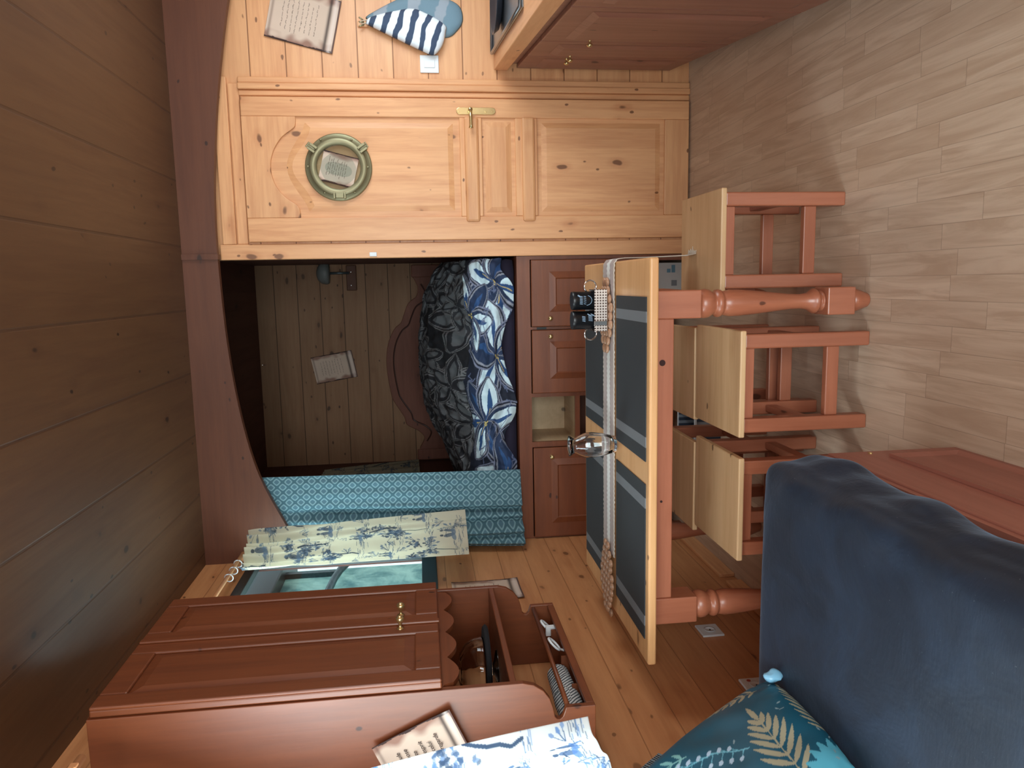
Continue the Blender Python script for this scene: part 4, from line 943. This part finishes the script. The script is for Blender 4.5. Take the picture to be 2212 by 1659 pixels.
bm = bmesh.new(); bmesh.ops.create_icosphere(bm, subdivisions=3, radius=1, matrix=Matrix.Translation(Vector((-.958, 1.604, .578)) - L0) @ Matrix.Rotation(.5, 4, 'X') @ Matrix.Diagonal((.014, .019, .026, 1)))
for v in bm.verts: v.co += Vector((.006, .006, .006))*nz(v.co.x*70, v.co.y*70, v.co.z*50)
sc_ = finish('satin_corner', bm, plain('pale_satin', lin(140, 200, 232), .3), cu_, smooth=True)

# ================================================================ KITCHEN COUNTER
t = thing('kitchen_counter', 'kitchen counter with wooden worktop and dark red panelled doors at the right wall', 'counter', (1.050, 3.790, 0), -0.1322)
M_redK = wood('counter_red', lin(146, 96, 78), lin(110, 64, 50), 'Z', knots=.2, rough=.4)
finish('worktop', B((-.012, .60, -2.9, -.004, .930, .997)), M_pineY, t, bevel=.003)
finish('carcass', B((.018, .58, -2.9, -.012, .10, .929)), M_redK, t)
finish('plinth', B((.075, .56, -2.9, -.10, 0, .0995)), M_redK, t)
for i, (s0, s1, kn) in enumerate(((.008, .372, .335), (.378, .74, .415), (.746, 1.34, .80), (1.346, 1.94, 1.88), (1.946, 2.89, 2.0))):
    dd = finish('door', B((-.002, .0175, -s1, -s0, .105, .885)), M_redK, t, bevel=.004)
    i_ = .06; bm = bmesh.new(); a = [(-s1+i_, .17), (-s0-i_, .17), (-s0-i_, .80), (-s1+i_, .80)]; e = .03; b = [(-s1+i_+e, .17+e), (-s0-i_-e, .17+e), (-s0-i_-e, .80-e), (-s1+i_+e, .80-e)]
    A = [bm.verts.new((-.0025, *p)) for p in a]; Bq = [bm.verts.new((-.012, *p)) for p in b]
    for k in range(4): bm.faces.new((A[k], A[(k+1) % 4], Bq[(k+1) % 4], Bq[k]))
    bm.faces.new(Bq); bm.faces.new(A[::-1]); finish('raised_field', bm, M_redK, dd)
    bm = bmesh.new(); lathe(bm, [(.010, 0), (.005, -.004), (.005, -.012), (.011, -.017), (.012, -.023), (.007, -.028), (.001, -.029)], (-.002, -kn, .70), 'X', 16); finish('knob', bm, M_brass, dd, smooth=True)
M_steel = plain('brushed_steel', lin(150, 156, 162), .28, .9)
t = thing('steel_sink', 'shiny steel sink top with raised rim set on the kitchen worktop', 'sink', (1.050, 3.790, .9972), -0.1322)
finish('sink_top', B((.055, .52, -1.05, -.03, 0, .006)), M_steel, t, bevel=.002)
bm = bmesh.new(); tube(bm, [(.060, -.035, .012), (.515, -.035, .012), (.515, -1.045, .012), (.060, -1.045, .012)], .008, 10, closed=True); finish('raised_rim', bm, M_steel, t, smooth=True)
bm = bmesh.new(); lathe(bm, [(.0, .0065), (.10, .0065), (.135, .016), (.150, .036), (.154, .040), (.147, .038), (.13, .02), (.0, .012)], (0, 0, 0), 'Z', 40)
tag(finish('oval_pan', bm, plain('dark_pan', lin(56, 58, 66), .35, .3), None, smooth=True, loc=(1.23, 3.37, .9975)), 'dark oval pan on the steel sink top', 'pan')
# oven mitts on a hook
t = thing('wall_hook', 'small three pronged wooden hook on pine wall holding striped mitts', 'hook', (1.240, YD, 1.615))
finish('base', B((-.014, .014, -.012, 0, -.02, .03)), M_pineZ, t, bevel=.004)
for sx in (-1, 0, 1):
    bm = bmesh.new(); tube(bm, [(0, -.010, 0), (sx*.012, -.028, .003), (sx*.020, -.038, .020)], .0035, 8); finish('prong', bm, M_oldbrass, t, smooth=True)
def cloth_pad(name, pts, y, th_, mat, label, cat, grp):
    bm = bmesh.new(); sp = smoothpts(pts + [pts[0]], 5)[:-1]; cx_ = sum(p[0] for p in sp)/len(sp); cz_ = sum(p[1] for p in sp)/len(sp); rings = []
    for f_, h_ in ((1.0, 0), (.97, .35), (.9, .7), (.75, .92), (.5, 1.0), (.25, 1.03)):
        rings.append([bm.verts.new((cx_+(p[0]-cx_)*f_, y - th_*h_ - .004*nz(p[0]*30*f_, p[1]*30*f_, 2)*(h_ > .3), cz_+(p[1]-cz_)*f_)) for p in sp])
    for a_, b_ in zip(rings, rings[1:]):
        for i in range(len(sp)): bm.faces.new((a_[i], a_[(i+1) % len(sp)], b_[(i+1) % len(sp)], b_[i]))
    bm.faces.new(rings[-1]); bm.faces.new(rings[0][::-1])
    return tag(finish(name, bm, mat, None, smooth=True), label, cat, grp)
def stripes(name, ca, cb, freq, ph_, sx=.35):
    s = NT(name); co = s.coord('Object'); x, y, z = s.sep(co); q = s.math('ADD', s.math('MULTIPLY', z, freq), s.math('MULTIPLY', x, freq*sx))
    q = s.math('ADD', q, s.math('MULTIPLY', s.noise(co, 12, 2), .6)); f = s.math('FRACT', s.math('ADD', q, ph_)); m = s.ramp(s.math('ABSOLUTE', s.math('SUBTRACT', f, .5)), .19, .24)
    s.bsdf(s.mix(m, ca, cb), .85); return s.m
o = cloth_pad('oven_mitt', [(1.232, 1.606), (1.262, 1.585), (1.295, 1.46), (1.302, 1.36), (1.24, 1.235), (1.20, 1.228), (1.14, 1.245), (1.098, 1.285), (1.108, 1.33), (1.165, 1.46)], YD-.034, .030, stripes('mitt_stripes', lin(58, 74, 100), lin(226, 236, 244), 15.5, .1), 'navy and white striped oven mitt hanging in front on the pine wall hook', 'mitt', None)
bm = bmesh.new(); tube(bm, [(1.238, YD-.036, 1.59), (1.232, YD-.034, 1.625), (1.244, YD-.034, 1.628), (1.250, YD-.036, 1.595)], .003, 6); finish('loop', bm, M_tan, o)
o = cloth_pad('oven_mitt', [(1.262, 1.60), (1.285, 1.59), (1.37, 1.42), (1.385, 1.30), (1.345, 1.17), (1.28, 1.140), (1.225, 1.165), (1.185, 1.235), (1.22, 1.42)], YD-.003, .026, stripes('mitt_stripes_grey', lin(150, 162, 174), lin(112, 140, 156), 7.0, .3), 'grey blue oven mitt hanging behind the striped mitt', 'mitt', None)
# switch and sockets
t = thing('light_switch', 'white square light switch on the pine wall below the mitts', 'switch', (1.063, YD, 1.310))
finish('plate', B((-.041, .041, -.009, -.0005, -.045, .045)), M_white, t, bevel=.003); finish('rocker', B((-.018, .018, -.013, -.009, -.026, .026)), M_white, t, bevel=.002)
def socket(loc, label, red=False):
    t = thing('wall_socket', label, 'socket', loc, 0, 'white sockets on left wall')
    finish('plate', B((.0005, .009, -.046, .046, -.043, .043)), M_white, t, bevel=.003)
    bm = bmesh.new(); lathe(bm, [(.019, .009), (.022, .011), (.017, .011), (.016, .0095)], (0, 0, 0), 'X', 28); finish('socket_ring', bm, M_white, t, smooth=True)
    bm = bmesh.new(); lathe(bm, [(.003, .0092), (.003, .0115)], (0, -.004, 0), 'X', 10); finish('pin_hole', bm, M_black, t)
    if red: bm = bmesh.new(); lathe(bm, [(.007, .009), (.007, .0105)], (0, .028, .014), 'X', 14); finish('red_mark', bm, plain('red_plastic', lin(170, 60, 44), .5), t)
socket((XL, 2.622, .322), 'white wall socket on pine wall beside the far table leg')
socket((XL, 2.215, .322), 'white wall socket with red dot, half hidden behind the navy seat', True)
# boxes under the bed and the table
t = thing('carton_box', 'small grey white carton with blue labels on floor under the bed base', 'box', (.022, 3.93, 0))
M_card = plain('white_card', lin(176, 174, 172), .7)
finish('carton', B((-.072, .072, -.07, .07, 0, .150)), M_card, t, bevel=.002); finish('lid_flap', B((-.072, .072, -.068, -.064, .148, .168)), M_card, t)
for x_, z_ in ((.03, .05), (.03, .075), (.05, .05)): finish('label', B((x_-.010, x_+.010, -.0712, -.0702, z_-.010, z_+.010)), plain('label_blue', lin(84, 120, 138), .7), t)
finish('label', B((-.05, -.02, -.0712, -.0702, .03, .06)), plain('label_grey', lin(110, 112, 116), .7), t)
t = thing('storage_basket', 'blue and white striped plastic storage basket on floor behind the stools', 'basket', (-.80, 3.42, 0))
s_ = NT('basket_stripes'); x, y, z = s_.sep(s_.coord('Object')); f_ = s_.ramp(s_.math('SINE', s_.math('MULTIPLY', x, 210)), -.2, .4); s_.bsdf(s_.mix(f_, lin(62, 74, 92), lin(150, 162, 172)), .5)
finish('basket', B((-.16, .16, -.11, -.105, 0, .13), (-.16, .16, .105, .11, 0, .13), (-.16, -.155, -.105, .105, 0, .13), (.155, .16, -.105, .105, 0, .13), (-.155, .155, -.105, .105, 0, .004)), s_.m, t, bevel=.002)
finish('rim', B((-.168, .168, -.118, -.1105, .122, .134), (-.168, .168, .1105, .118, .122, .134), (-.168, -.1605, -.1105, .1105, .122, .134), (.1605, .168, -.1105, .1105, .122, .134)), M_white, t, bevel=.002)
